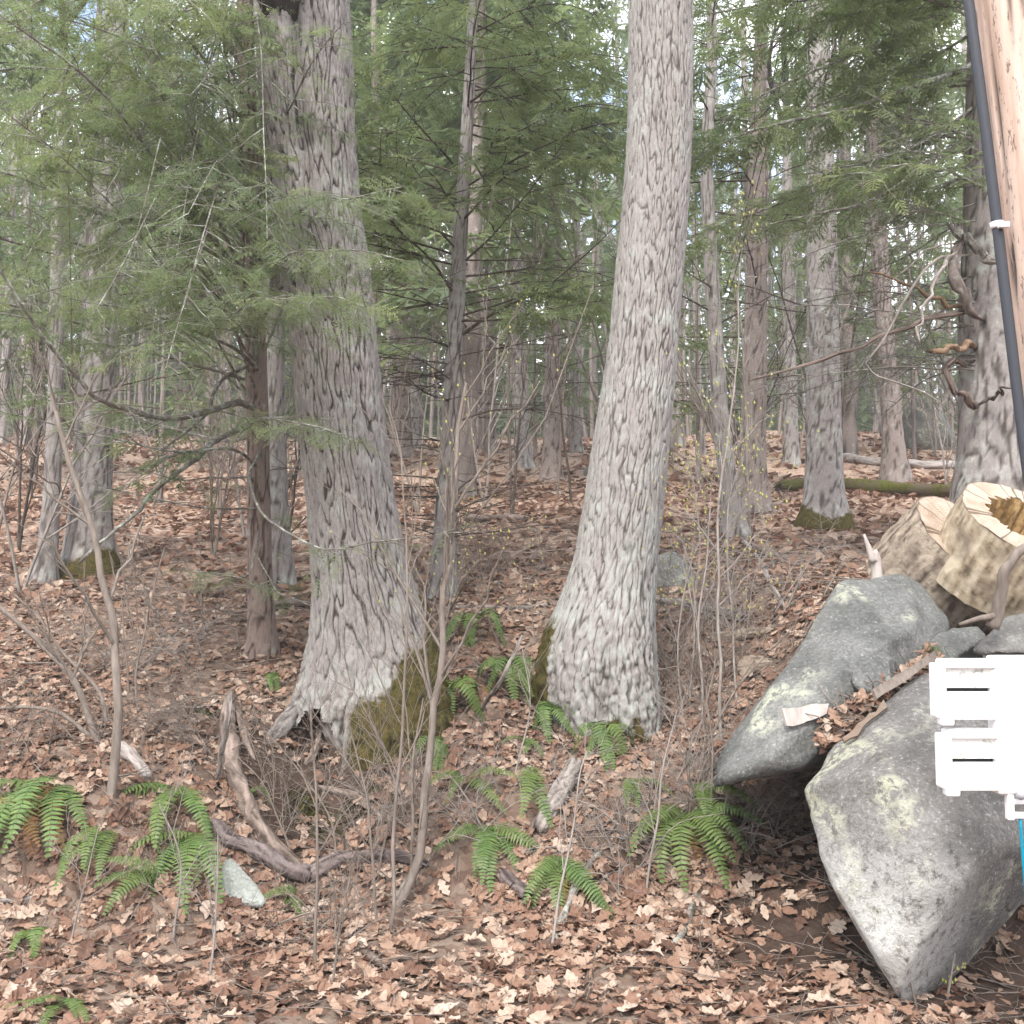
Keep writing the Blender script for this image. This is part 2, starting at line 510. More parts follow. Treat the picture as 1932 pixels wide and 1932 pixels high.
M['boulder'] = rock_mat('lichened_boulder', (0.072, 0.068, 0.064), (0.182, 0.170, 0.160), (0.275, 0.262, 0.25), (0.43, 0.43, 0.33), (0.60, 0.59, 0.57), 0.57)
M['slab'] = rock_mat('grey_green_slab', (0.068, 0.070, 0.065), (0.185, 0.186, 0.178), (0.30, 0.30, 0.286), (0.42, 0.43, 0.34), (0.47, 0.47, 0.45), 0.60)
M['rock'] = rock_mat('grey_rock', (0.09, 0.085, 0.08), (0.22, 0.21, 0.195), (0.36, 0.345, 0.32), (0.42, 0.43, 0.35), (0.48, 0.47, 0.45), 0.6)
M['pale_rock'] = rock_mat('pale_rock', (0.19, 0.20, 0.18), (0.36, 0.38, 0.35), (0.47, 0.49, 0.46), (0.42, 0.45, 0.38), (0.52, 0.54, 0.51), 0.7)

k = NT('cut_wood_face', 0.8, 0.2)
u = k.math('ADD', k.attr('Red'), k.math('MULTIPLY', k.noise(6, 3), 0.10))
ring = k.math('SINE', k.math('MULTIPLY', u, 95.0))
c = k.mix(k.ramp(ring, [(0.1, 0), (0.9, 0.45)]), (0.43, 0.355, 0.285), (0.31, 0.235, 0.175))
c = k.mix(k.ramp(k.noise(9, 6, 0.7), [(0.45, 0), (0.68, 0.75)]), c, (0.25, 0.165, 0.11))
n1 = k.n.new("ShaderNodeTexNoise"); n1.noise_dimensions = '1D'; n1.inputs['Scale'].default_value = 34; n1.inputs['Detail'].default_value = 2
k.l.new(k.attr('Green'), n1.inputs['W'])
crack = k.ramp(n1.outputs['Fac'], [(0.30, 1), (0.335, 0)])
c = k.mix(k.math('MULTIPLY', crack, 0.8), c, (0.09, 0.06, 0.04))
c = k.mix(k.ramp(k.attr('Red'), [(0.0, 0.85), (0.06, 0.0)]), c, (0.14, 0.10, 0.075))
k.color(c).bump(k.math('SUBTRACT', ring, k.math('MULTIPLY', crack, 4.0)), 0.35, 0.003)
M['cut'] = k.m
M['rot'] = wood('rotten_yellow_wood', (0.22, 0.13, 0.05), (0.52, 0.37, 0.19), (34, 34, 34))
k = NT('peeled_log_side', 0.88, 0.2)
f = k.math('ADD', k.math('MULTIPLY', k.attr('Red'), 0.62), k.math('MULTIPLY', k.noise(55, 5, 0.7), 0.38))
c = k.ramp(f, [(0.26, (0.12, 0.088, 0.062)), (0.40, (0.31, 0.245, 0.17)), (0.62, (0.50, 0.425, 0.32))])
c = k.mix(k.ramp(k.noise(6, 4), [(0.52, 0), (0.68, 0.7)]), c, (0.21, 0.165, 0.125))
k.color(c).bump(f, 0.8, 0.01)
M['log_side'] = k.m
M['log_bark'] = wood('rough_log_bark', (0.12, 0.09, 0.07), (0.40, 0.335, 0.265), (50, 50, 50), grain=True)

k = NT('utility_pole_wood', 0.7, 0.3)
f = k.noise(1.0, 5, 0.6, k.coord((26, 26, 1.3)))
c = k.ramp(f, [(0.28, (0.40, 0.265, 0.20)), (0.5, (0.58, 0.43, 0.35)), (0.72, (0.72, 0.58, 0.50))])
st = k.math('MULTIPLY', k.ramp(k.noise(1.0, 3, 0.6, k.coord((11, 11, 0.8))), [(0.42, 0), (0.55, 1)]), k.ramp(k.noise(1.0, 5, 0.8, k.coord((70, 70, 16))), [(0.56, 0), (0.62, 1)]))
c = k.mix(k.math('MULTIPLY', st, 0.85), c, (0.10, 0.055, 0.045))
c = k.mix(k.math('MULTIPLY', k.attr('Red'), 0.9), c, (0.045, 0.03, 0.028))
k.color(c).bump(f, 0.4, 0.004)
M['pole'] = k.m
k = NT('black_cable_sheath', 0.45, 0.4); k.color((0.040, 0.044, 0.055)); M['cable'] = k.m
k = NT('white_plastic', 0.35, 0.5); k.color((0.82, 0.81, 0.83)); M['white'] = k.m
k = NT('dirty_white_plastic', 0.5, 0.4)
k.color(k.mix(k.math('MULTIPLY', k.ramp(k.noise(75, 4, 0.7), [(0.54, 0), (0.62, 1)]), 0.75), k.mix(k.ramp(k.noise(12, 3), [(0.45, 0), (0.7, 0.5)]), (0.80, 0.80, 0.79), (0.66, 0.68, 0.52)), (0.27, 0.25, 0.23)))
M['white_dirty'] = k.m
k = NT('dark_slot_shade', 0.6, 0.3); k.color((0.03, 0.03, 0.035)); M['dark'] = k.m  # near-black for the painted shade in the bracket slits
k = NT('grey_metal', 0.5, 0.4); k.color((0.30, 0.30, 0.32)); M['metal'] = k.m
k = NT('teal_plastic', 0.4, 0.4); k.color((0.0, 0.26, 0.40)); M['teal'] = k.m
k = NT('black_wire', 0.6, 0.3); k.color((0.05, 0.05, 0.055)); M['wire'] = k.m
k = NT('bud_green', 0.6, 0.3); k.color((0.34, 0.33, 0.10)); M['bud'] = k.m
k = NT('moss', 0.95, 0.1)
k.color(k.mix(k.ramp(k.noise(5, 4, 0.6), [(0.42, 0), (0.62, 1)]), k.ramp(k.noise(30, 5, 0.7), [(0.3, (0.03, 0.034, 0.01)), (0.55, (0.085, 0.088, 0.02)), (0.75, (0.13, 0.12, 0.03))]), (0.10, 0.075, 0.055))).bump(k.noise(90, 4, 0.7), 1.0, 0.01)
M['moss'] = k.m

# ------------------------------------------------------------------ trunks
def _hash2(i, j, k):
    h = (i * 374761393 + j * 668265263 + k * 974634777) & 0xffffffff
    h = ((h ^ (h >> 13)) * 1274126177) & 0xffffffff
    return ((h ^ (h >> 16)) & 0xffff) / 65535.0

def bark_field(th, z, R0, freq, stretch, seed):
    """long interlocking plates parted by narrow furrows; freq is plates per metre round the trunk"""
    nC = max(6, int(round(2 * math.pi * R0 * freq)))
    p = np.stack([np.cos(th) * R0 * freq * 0.5, np.sin(th) * R0 * freq * 0.5, z * freq * stretch * 1.2], -1) + seed * 9.1
    u = th / (2 * math.pi) * nC + 0.9 * gnoise(p * np.array([1, 1, 1.6])) + 0.35 * gnoise(p * 2.7 + 9)
    w = z * freq * stretch + 0.5 * gnoise(p * 0.8 + 31) + 0.2 * gnoise(p * 3.1 + 3)
    iu, iw = np.floor(u).astype(np.int64), np.floor(w).astype(np.int64)
    f1 = np.full(u.shape, 9.0); f2 = f1.copy(); hgt_ = np.zeros(u.shape)
    for di in (-1, 0, 1):
        for dj in (-1, 0, 1):
            ci, cj = (iu + di), iw + dj
            cm = np.mod(ci, nC)
            px = ci + 0.1 + 0.8 * _hash2(cm, cj, seed); py = cj + _hash2(cm, cj, seed + 57)
            d = np.hypot(u - px, (w - py))
            hh = _hash2(cm, cj, seed + 91)
            near = d < f1
            f2 = np.where(near, f1, np.minimum(f2, d)); hgt_ = np.where(near, hh, hgt_); f1 = np.where(near, d, f1)
    e = sstep(0.01, 0.18, f2 - f1)
    # long fissures that wander up the trunk and part the plates into ridges
    wob = 0.35 * gnoise(np.stack([np.cos(th) * 4, np.sin(th) * 4, z * 5.0], -1) + seed)
    q1 = np.stack([np.cos(th + wob * 0.12) * R0 * freq * 0.62, np.sin(th + wob * 0.12) * R0 * freq * 0.62, z * freq * stretch * 0.85], -1) + seed * 3.3
    fis = sstep(0.0, 0.18, np.abs(gnoise(q1)))
    fis = np.minimum(fis, 0.35 + 0.65 * sstep(0.0, 0.09, np.abs(gnoise(q1 * 1.7 + 50))))
    e = fis * (0.62 + 0.38 * e)
    fine = gnoise(np.stack([np.cos(th) * R0 * freq * 1.6, np.sin(th) * R0 * freq * 1.6, z * freq * 0.5], -1) + seed)
    return np.clip(e * (0.72 + 0.28 * hgt_ + 0.22 * fine), 0, 1)

def trunk(zs, cx, cy, R, seg, seed, freq=20, stretch=0.2, depth=0.012, lobes=(), moss=None, rough=0.0, groove=None, lichen=None):
    """rows at heights zs with centres cx, cy and radii R; returns verts, quads, colours"""
    n = len(zs)
    th = np.arange(seg) / seg * 2 * math.pi
    TH, Z = np.meshgrid(th, zs)
    RR = np.repeat(np.asarray(R)[:, None], seg, 1)
    for t0, wd, amp, zc, fall in lobes:
        d = (TH - t0 + math.pi) % (2 * math.pi) - math.pi
        RR = RR + amp * np.exp(-(d / wd) ** 2) * np.exp(-np.clip((Z - zc) / fall, 0, None) ** 1.3)
    if groove is not None:
        RR = RR * groove(TH, Z)
    R0 = float(np.mean(R))
    b = bark_field(TH, Z, R0, freq, stretch, seed)
    p3 = np.stack([np.cos(TH) * 3, np.sin(TH) * 3, Z * 2.2], -1) + seed
    lump = fbm(p3, 3)
    ms = np.zeros_like(RR) if moss is None else moss(TH, Z)
    soft = np.clip(1 - ms, 0.25, 1)
    rg = 0
    if rough:
        fine = fbm(np.stack([np.cos(TH) * R0 * 38, np.sin(TH) * R0 * 38, Z * 26], -1) + seed, 3)
        rg = rough(Z) * fine * 0.030
    RR = RR * (1 + 0.035 * lump) + depth * (b - 0.6) * soft + rg + 0.01 * ms
    if moss is not None:
        RR = RR + ms * 0.035 * fbm(np.stack([np.cos(TH) * R0 * 16, np.sin(TH) * R0 * 16, Z * 14], -1) + 5, 3)
    X = np.asarray(cx)[:, None] + RR * np.cos(TH)
    Y = np.asarray(cy)[:, None] + RR * np.sin(TH)
    v = np.stack([X, Y, Z], -1).reshape(-1, 3)
    k, s = np.meshgrid(np.arange(n - 1), np.arange(seg), indexing='ij')
    s2 = (s + 1) % seg
    q = np.stack([k * seg + s, k * seg + s2, (k + 1) * seg + s2, (k + 1) * seg + s], -1).reshape(-1, 4)
    lc = np.zeros_like(b) if lichen is None else np.clip(lichen(TH, Z), 0, 1)
    col = np.stack([b, ms, lc], -1).reshape(-1, 3)
    return v, q, col

def rows_from_edges(edges, d, nrow, zbot, ztop, dy=None):
    """edges: (py, left px, right px) read off a trunk that stands d metres up the hill"""
    z, c, r = [], [], []
    for py, a, b in edges:
        A, B = P(a, py, d), P(b, py, d)
        z.append(A[2]); c.append((A[0] + B[0]) / 2); r.append((B[0] - A[0]) / 2)
    o = np.argsort(z); z, c, r = np.array(z)[o], np.array(c)[o], np.array(r)[o]
    zs = np.linspace(zbot, ztop, nrow)
    ce = np.interp(zs, z, c); re = np.interp(zs, z, r)
    up = zs > z[-1]
    sl = (c[-1] - c[-3]) / (z[-1] - z[-3])
    ce[up] = c[-1] + sl * (zs[up] - z[-1])
    re[up] = r[-1] * np.maximum(1 - 0.05 * (zs[up] - z[-1]), 0.3)
    ker = np.ones(9) / 9
    pad = lambda a: np.convolve(np.pad(a, 4, mode='edge'), ker, 'valid')
    return zs, pad(ce), pad(re)

def limbs(tree, top, R, mat, seed, n=5, length=3.0):
    """bare limbs high up on a broadleaf tree"""
    rg = np.random.default_rng(seed)
    for i in range(n):
        a = rg.uniform(0, 2 * math.pi)
        dirv = np.array([math.cos(a) * 0.7, math.sin(a) * 0.7, rg.uniform(0.7, 1.3)])
        L = length * rg.uniform(0.7, 1.1)
        p0 = np.array(top) + np.array([0, 0, -rg.uniform(0.0, 1.5)])
        pts = spline([p0, p0 + dirv * L * 0.5 + rg.normal(0, .15, 3), p0 + dirv * L + rg.normal(0, .3, 3)], 9)
        mb = MB()
        tubes(mb, pts, np.linspace(R * 0.6, R * 0.12, 9), 7)
        K = 10
        st = pts[rg.integers(3, 9, K)]
        en = st + unit(rg.normal(0, 1, (K, 3)) + dirv) * rg.uniform(0.5, 1.2, (K, 1))
        t = np.linspace(0, 1, 5)[None, :, None]
        tubes(mb, st[:, None] * (1 - t) + en[:, None] * t + rg.normal(0, .03, (K, 5, 3)) * t, np.linspace(0.018, 0.004, 5)[None].repeat(K, 0), 4)
        mb.build('limb', mat, tree)

# ------------------------------------------------------------------ hemlock foliage
def spray_template(lod, seed):
    rg = np.random.default_rng(seed)
    V, T = [], []
    def tri(a, b, c):
        T.append([len(V), len(V) + 1, len(V) + 2]); V.extend([a, b, c])
    def curl(p):
        return np.array([p[0], p[1], p[2] - 0.16 * p[0] ** 2 - 0.35 * abs(p[1]) ** 1.5])
    ntw = {0: 11, 1: 10, 2: 4}[lod]
    for i in range(ntw):
        s = 0.06 + 0.88 * i / (ntw - 1) + rg.uniform(-.02, .02)
        side = 1 if i % 2 else -1
        L = (0.40 * (1 - s) ** 0.7 + 0.09) * rg.uniform(0.75, 1.2)
        a = math.radians(rg.uniform(42, 62)) * side
        d = np.array([math.cos(a), math.sin(a), rg.uniform(-.15, .15)])
        nn = np.array([-d[1], d[0], 0])
        base = np.array([s, 0, 0])
        if lod == 0:
            m = max(2, int(L / 0.058))
            for j in range(m):
                q = base + d * L * (j + 0.6) / m
                nl = 0.064 * rg.uniform(0.7, 1.2) * (1 - 0.35 * j / m)
                for sd in (1, -1):
                    tip = q + (d * 0.55 + nn * sd + np.array([0, 0, rg.uniform(-.25, .35)])) * nl
                    tri(curl(q - d * 0.016), curl(q + d * 0.020), curl(tip))
            e = base + d * L
            tri(curl(e - nn * .012), curl(e + nn * .012), curl(e + d * 0.05))
        else:
            w = {1: 0.036, 2: 0.085}[lod] * rg.uniform(0.7, 1.3)
            m = base + d * L * 0.5
            e = base + d * L * 1.1
            tri(curl(base), curl(m + nn * w), curl(e)); tri(curl(base), curl(e), curl(m - nn * w))
            if lod == 1:
                for j in (0.5,):
                    q = base + d * L * j
                    for sd in (1, -1):
                        tip = q + (d * 0.7 + nn * sd + np.array([0, 0, rg.uniform(-.3, .3)])) * 0.095
                        tri(curl(q - d * .014), curl(q + d * .022), curl(tip))
    if lod == 0:
        for j in range(13):
            q = np.array([0.05 + 0.95 * j / 13, 0, 0])
            for sd in (1, -1):
                tri(curl(q - [0.016, 0, 0]), curl(q + [0.018, 0, 0]), curl(q + np.array([0.6, sd, rg.uniform(-.2, .4)]) * 0.055))
    else:
        w = 0.03 if lod == 1 else 0.06
        tri(curl(np.zeros(3)), curl(np.array([0.55, w, 0])), curl(np.array([1.05, 0, 0])))
        tri(curl(np.zeros(3)), curl(np.array([1.05, 0, 0])), curl(np.array([0.55, -w, 0])))
    return np.array(V, float), np.array(T, int)

SPRAYS = {l: [spray_template(l, 100 + 10 * l + i) for i in range(5)] for l in (0, 1, 2)}

class Foliage:
    def __init__(self, lod): self.lod, self.o, self.x, self.n, self.s, self.t = lod, [], [], [], [], []
    def add(self, o, x, n, s, t):
        self.o.append(o); self.x.append(x); self.n.append(n); self.s.append(s); self.t.append(t)
    def count(self): return sum(len(a) for a in self.o)
    def into(self, mb):
        o, x, n, s, t = (np.concatenate(a) for a in (self.o, self.x, self.n, self.s, self.t))
        x = unit(x); y = unit(np.cross(n, x)); z = np.cross(x, y)
        B = np.stack([x, y, z], 1)                     # rows: local axes
        which = RNG.integers(0, 5, len(o))
        for w in range(5):
            k = np.where(which == w)[0]
            if not len(k): continue
            tv, tt = SPRAYS[self.lod][w]
            v = np.einsum('mi,nij->nmj', tv, B[k]) * s[k, None, None] + o[k, None]
            f = (tt[None] + (np.arange(len(k)) * len(tv))[:, None, None]).reshape(-1, 3)
            c = np.repeat(t[k], len(tv)) + 0.10 * np.tile(tv[:, 0], len(k))
            mb.add(v.reshape(-1, 3), None, f, np.clip(c, 0, 1)[:, None])

def bough(fol, wood, path, r0, rg, SS=4, sub_len=0.45, sub_gap=0.09, leafy=1.0, t0=0.15, size=(0.13, 0.27), tint=0.45, droop=0.25, dead=0.0, K=12, S=6, spread=0.35):
    pts = spline(path, K)
    pts = wobble(pts, 0.02, 2.5, rg.uniform(0, 50))
    L = np.linalg.norm(np.diff(pts, axis=0), axis=1).sum()
    tubes(wood, pts, np.linspace(r0, max(r0 * 0.18, 0.0022), K), S)
    n = max(2, int(L * (1 - t0) / sub_gap))
    t = np.sort(rg.uniform(t0, 1, n))
    f = t * (K - 1); i = np.clip(f.astype(int), 0, K - 2); u = (f - i)[:, None]
    st = pts[i] * (1 - u) + pts[i + 1] * u
    T = unit(pts[i + 1] - pts[i])
    side = np.where(np.arange(n) % 2 == 0, 1, -1)
    a = np.radians(rg.uniform(38, 72, n)) * side
    H = unit(np.cross(np.array([0, 0, 1.0]), T) + 1e-6)
    d = T * np.cos(a)[:, None] + H * np.sin(a)[:, None]
    d[:, 2] += rg.normal(-droop * 0.4, 0.22, n)
    d = unit(d)
    ln = sub_len * (0.30 + 0.75 * (1 - t) ** 0.6) * rg.uniform(0.5, 1.25, n)
    s4 = np.linspace(0, 1, 5)
    sub = st[:, None] + d[:, None] * (ln[:, None] * s4[None])[..., None]
    sub[..., 2] -= droop * (ln[:, None] * s4[None]) ** 2 * 1.2
    sub += rg.normal(0, 0.03, sub.shape) * (ln[:, None] * s4[None])[..., None]
    rr = (np.clip(ln * 0.010, 0.0030, 0.009))[:, None] * np.linspace(1, 0.35, 5)[None]
    if SS == 4: tubes(wood, sub, rr, 4)
    else: tubes(wood, sub[:, [0, 2, 4]], rr[:, [0, 2, 4]] * 1.2, 3)
    # tips of the bough and its side twigs carry sprays
    keep = rg.random(n) > dead
    for j in np.where(keep)[0]:
        m = max(2, int(ln[j] / 0.062))
        tt = (np.arange(m) + rg.random(m)) / m
        tt[-1] = 1.0
        ok = rg.random(m) < leafy
        tt = tt[ok]; m = len(tt)
        if not m: continue
        g = tt * 4; gi = np.clip(g.astype(int), 0, 3); gu = (g - gi)[:, None]
        o = sub[j][gi] * (1 - gu) + sub[j][gi + 1] * gu
        D = unit(sub[j][gi + 1] - sub[j][gi])
        HH = unit(np.cross(np.array([0, 0, 1.0]), D) + 1e-6)
        ang = np.radians(rg.uniform(25, 65, m)) * rg.choice([-1, 1], m) * (tt < 0.97)
        x = D * np.cos(ang)[:, None] + HH * np.sin(ang)[:, None]
        x[:, 2] += rg.normal(-0.10, 0.18, m)
        nrm = np.array([0, 0, 1.0]) + rg.normal(0, spread, (m, 3))
        sz = rg.uniform(*size, m) * (0.65 + 0.35 * (1 - tt))
        fol.add(o, x, nrm, sz, np.clip(tint + rg.normal(0, 0.10) + rg.normal(0, 0.08, m), 0, 1))

def twig_fan(mb, path, r0, r1, rg, n=10, length=(0.2, 0.6), up=0.5, lvl=2, K=14, S=6, buds=None, t0=0.25, spreadv=0.9, thin=0.0014):
    """a bare stem with ascending side twigs, and twigs on those"""
    pts = spline(path, K)
    seg = np.linalg.norm(pts[-1] - pts[0])
    body = wobble(pts, 0.012 + 0.006 * seg, 3.0, rg.uniform(0, 40))
    body[0] = pts[0]
    pts = body
    tubes(mb, pts, np.linspace(r0, r1, K), S)
    cur = [(pts, np.linspace(r0, r1, K))]
    for level in range(lvl):
        nxt = []
        cnt = n if level == 0 else 4
        P0, P1, R0 = [], [], []
        for pp, rr in cur:
            for _ in range(cnt):
                t = rg.uniform(t0 if level == 0 else 0.2, 0.98)
                f = t * (len(pp) - 1); i = min(int(f), len(pp) - 2); u = f - i
                o = pp[i] * (1 - u) + pp[i + 1] * u
                T = unit(pp[i + 1] - pp[i])
                d = unit(T * 0.9 + spreadv * unit(rg.normal(0, 1, 3)) + np.array([0, 0, up]))
                L = rg.uniform(*length) * (0.55 ** level) * (1.1 - 0.5 * t)
                P0.append(o); P1.append(o + d * L); R0.append(max(0.55 * np.interp(i, range(len(rr)), rr), thin))
        if not P0: break
        P0, P1, R0 = np.array(P0), np.array(P1), np.array(R0)
        t = np.linspace(0, 1, 7)[None, :, None]
        arr = P0[:, None] * (1 - t) + P1[:, None] * t
        arr += rg.normal(0, 0.03, arr.shape) * np.linalg.norm(P1 - P0, axis=1)[:, None, None] * t
        arr[..., 2] += (0.10 * up * np.linalg.norm(P1 - P0, axis=1))[:, None] * (t[..., 0] ** 2)
        Rr = R0[:, None] * np.linspace(1, 0.4, 7)[None]
        tubes(mb, arr if level == 0 else arr[:, ::2], Rr if level == 0 else Rr[:, ::2], 4 if level == 0 else 3)
        nxt = [(arr[j], Rr[j]) for j in range(len(arr))]
        if buds is not None:
            for j in range(len(arr)):
                buds.append(arr[j, -1])
                if rg.random() < 0.6: buds.append(arr[j, 3])
        cur = nxt

def bud_mesh(pts, r, rg):
    mb = MB()
    o = np.array([[1, 0, 0], [-.5, .87, 0], [-.5, -.87, 0], [0, 0, 1.9], [0, 0, -1]], float)
    f = np.array([[0, 1, 3], [1, 2, 3], [2, 0, 3], [1, 0, 4], [2, 1, 4], [0, 2, 4]])
    pts = np.array(pts)
    v = pts[:, None] + o[None] * (r * rg.uniform(0.6, 1.3, (len(pts), 1, 1)))
    mb.add(v.reshape(-1, 3), None, (f[None] + (np.arange(len(pts)) * 5)[:, None, None]).reshape(-1, 3))
    return mb

# ------------------------------------------------------------------ rocks: a convex stone with worn edges, then noise
def ico(sub):
    bm = bmesh.new()
    bmesh.ops.create_icosphere(bm, subdivisions=sub, radius=1.0)
    bm.verts.ensure_lookup_table()
    v = np.array([x.co[:] for x in bm.verts]); f = np.array([[w.index for w in x.verts] for x in bm.faces])
    bm.free()
    return v, f
ICO = {s: ico(s) for s in (3, 4, 5, 6)}

def rock_arrays(points, sub=5, sharp=14, amp=0.03, freq=4.0, seed=0, pale=None, strata=None, chips=14, chip=(0.84, 0.97)):
    pts = np.asarray(points, float)
    c = pts.mean(0)
    bm = bmesh.new()
    for p in pts - c: bm.verts.new(p.tolist())
    r = bmesh.ops.convex_hull(bm, input=bm.verts)
    bm.normal_update()
    n, off = [], []
    for f in bm.faces:
        nn = np.array(f.normal[:]); oo = float(nn @ np.array(f.verts[0].co[:]))
        if oo < 0: nn, oo = -nn, -oo
        n.append(nn); off.append(max(oo, 1e-3))
    bm.free()
    n, off = np.array(n), np.array(off)
    # merge faces that share a plane
    d, f = ICO[sub]
    s = np.clip((d @ n.T) / off[None], 0, None)
    rad = 1.0 / (s ** sharp).sum(1) ** (1.0 / sharp)
    v = d * rad[:, None]
    rc = np.random.default_rng(int(seed) + 500)
    for _ in range(chips):
        dd = unit(rc.normal(0, 1, 3)); pr = v @ dd
        v = v - np.clip(pr - pr.max() * rc.uniform(*chip), 0, None)[:, None] * dd
    q = (v + c) * freq + seed * 7.7
    k = fbm(q, 5, gain=0.55) + 1.4 * gnoise(q * 0.42 + 3) - 1.5 * np.abs(gnoise(q * 0.75 + 21)) + 0.5
    cr = -np.exp(-(gnoise(q * 0.8 + 40) / 0.05) ** 2) * 0.5
    if strata is not None:
        ax, fr, am = strata
        ax = unit(np.array(ax))
        w = (v @ ax) * fr + 0.6 * gnoise(q * 0.7)
        k = k + am * (np.abs((w % 1) - 0.5) * 2 - 0.5) / amp
    v = v + unit(v) * (amp * (k + cr))[:, None] * np.minimum(np.linalg.norm(v, axis=1) / rad.mean(), 1.2)[:, None]
    w = v + c
    g = np.zeros(len(v)) if pale is None else np.clip(pale(w), 0, 1)
    return w, f, np.stack([k * 0.5 + 0.5, g, 0 * g], -1)

def rock(name, points, mat, label, cat='rock', parent=None, group=None, **kw):
    v, f, c = rock_arrays(points, **kw)
    mb = MB().add(v, None, f, c)
    if parent is not None:
        return mb.build(name, mat, parent)
    base = [v[:, 0].mean(), v[:, 1].mean(), v[:, 2].min()]
    return tag(mb.build(name, mat, at=base), label, cat, group)

# ------------------------------------------------------------------ cut logs
def log_piece(name, c, nrm, R, L, hole, label, mats, seed, group=None, seg=72, taper=0.05, jag=0.05):
    """c: middle of the cut face, nrm: the way the face looks; the log runs back from there"""
    rg = np.random.default_rng(seed)
    nrm = unit(np.array(nrm)); U = unit(np.cross(nrm, [0.1, 0.2, 1.0])); V = np.cross(nrm, U)
    t = thing(name, np.array(c) - nrm * L, label, 'log', group)
    th = np.arange(seg) / seg * 2 * math.pi
    prof = R * (1 + 0.05 * gnoise(np.stack([np.cos(th) * 1.2, np.sin(th) * 1.2, 0 * th + seed], -1)) + 0.02 * gnoise(np.stack([np.cos(th) * 5, np.sin(th) * 5, 0 * th + seed], -1)))
    n = 36
    rows = np.linspace(0, L, n)
    TH, D = np.meshgrid(th, rows)
    k = fbm(np.stack([np.cos(TH) * R * 16, np.sin(TH) * R * 16, D * 5 + seed], -1), 4)
    RR = prof[None] * (1 + taper * D / L) + 0.020 * k * np.clip(D / 0.08, 0.15, 1) + 0.008 * gnoise(np.stack([np.cos(TH) * R * 45, np.sin(TH) * R * 45, D * 14 + seed], -1))
    v = np.array(c)[None, None] - nrm * D[..., None] + RR[..., None] * (np.cos(TH)[..., None] * U + np.sin(TH)[..., None] * V)
    kk, s = np.meshgrid(np.arange(n - 1), np.arange(seg), indexing='ij'); s2 = (s + 1) % seg
    q = np.stack([kk * seg + s, kk * seg + s2, (kk + 1) * seg + s2, (kk + 1) * seg + s], -1).reshape(-1, 4)
    mb = MB().add(v.reshape(-1, 3), q, None, np.stack([np.clip(0.5 + 1.1 * fbm(np.stack([np.cos(TH) * R * 42, np.sin(TH) * R * 42, D * 6 + seed], -1), 4, gain=0.7), 0, 1).ravel()], -1))
    # closed back end
    mb.add(np.concatenate([v[-1], [np.array(c) - nrm * L]]), None, [[(i + 1) % seg, i, seg] for i in range(seg)])
    mb.build('bark', mats[0], t)
    inner = (hole * R * (1 + jag * 3 * gnoise(np.stack([np.cos(th) * 3, np.sin(th) * 3, 0 * th + seed * 2], -1)) + jag * rg.normal(0, 1, seg))) if hole else np.full(seg, 0.004)
    ringn = 6
    vv, fc = [], []
    for i in range(ringn):
        u = i / (ringn - 1)
        rr = RR[0] * (1 - u) + inner * u
        fc.append(np.stack([np.full(seg, u), np.abs(th / math.pi - 1)], -1))
        z = 0.006 * gnoise(np.stack([np.cos(th) * 4 * rr / R, np.sin(th) * 4 * rr / R, 0 * th + seed], -1))
        vv.append(np.array(c) + (np.cos(th) * rr)[:, None] * U + (np.sin(th) * rr)[:, None] * V + z[:, None] * nrm + nrm * 0.002)
    kk, s = np.meshgrid(np.arange(ringn - 1), np.arange(seg), indexing='ij'); s2 = (s + 1) % seg
    q = np.stack([kk * seg + s, (kk + 1) * seg + s, (kk + 1) * seg + s2, kk * seg + s2], -1).reshape(-1, 4)
    f = MB().add(np.concatenate(vv), q, None, np.concatenate(fc)).build('cut_face', mats[1], t)
    if hole:
        dep = min(L * 0.75, 0.5)
        m = 8; vv = []
        for i in range(m):
            u = i / (m - 1)
            rr = inner * (1 - 0.25 * u) * (1 + 0.05 * rg.normal(0, 1, seg) * (i > 0)) * (1 if i < m - 1 else 0.02)
            vv.append(np.array(c) - nrm * dep * min(u * 1.15, 1) + (np.cos(th) * rr)[:, None] * U + (np.sin(th) * rr)[:, None] * V)
        kk, s = np.meshgrid(np.arange(m - 1), np.arange(seg), indexing='ij'); s2 = (s + 1) % seg
        q = np.stack([kk * seg + s, (kk + 1) * seg + s, (kk + 1) * seg + s2, kk * seg + s2], -1).reshape(-1, 4)
        MB().add(np.concatenate(vv), q).build('hollow', M['rot'], t)
    return t

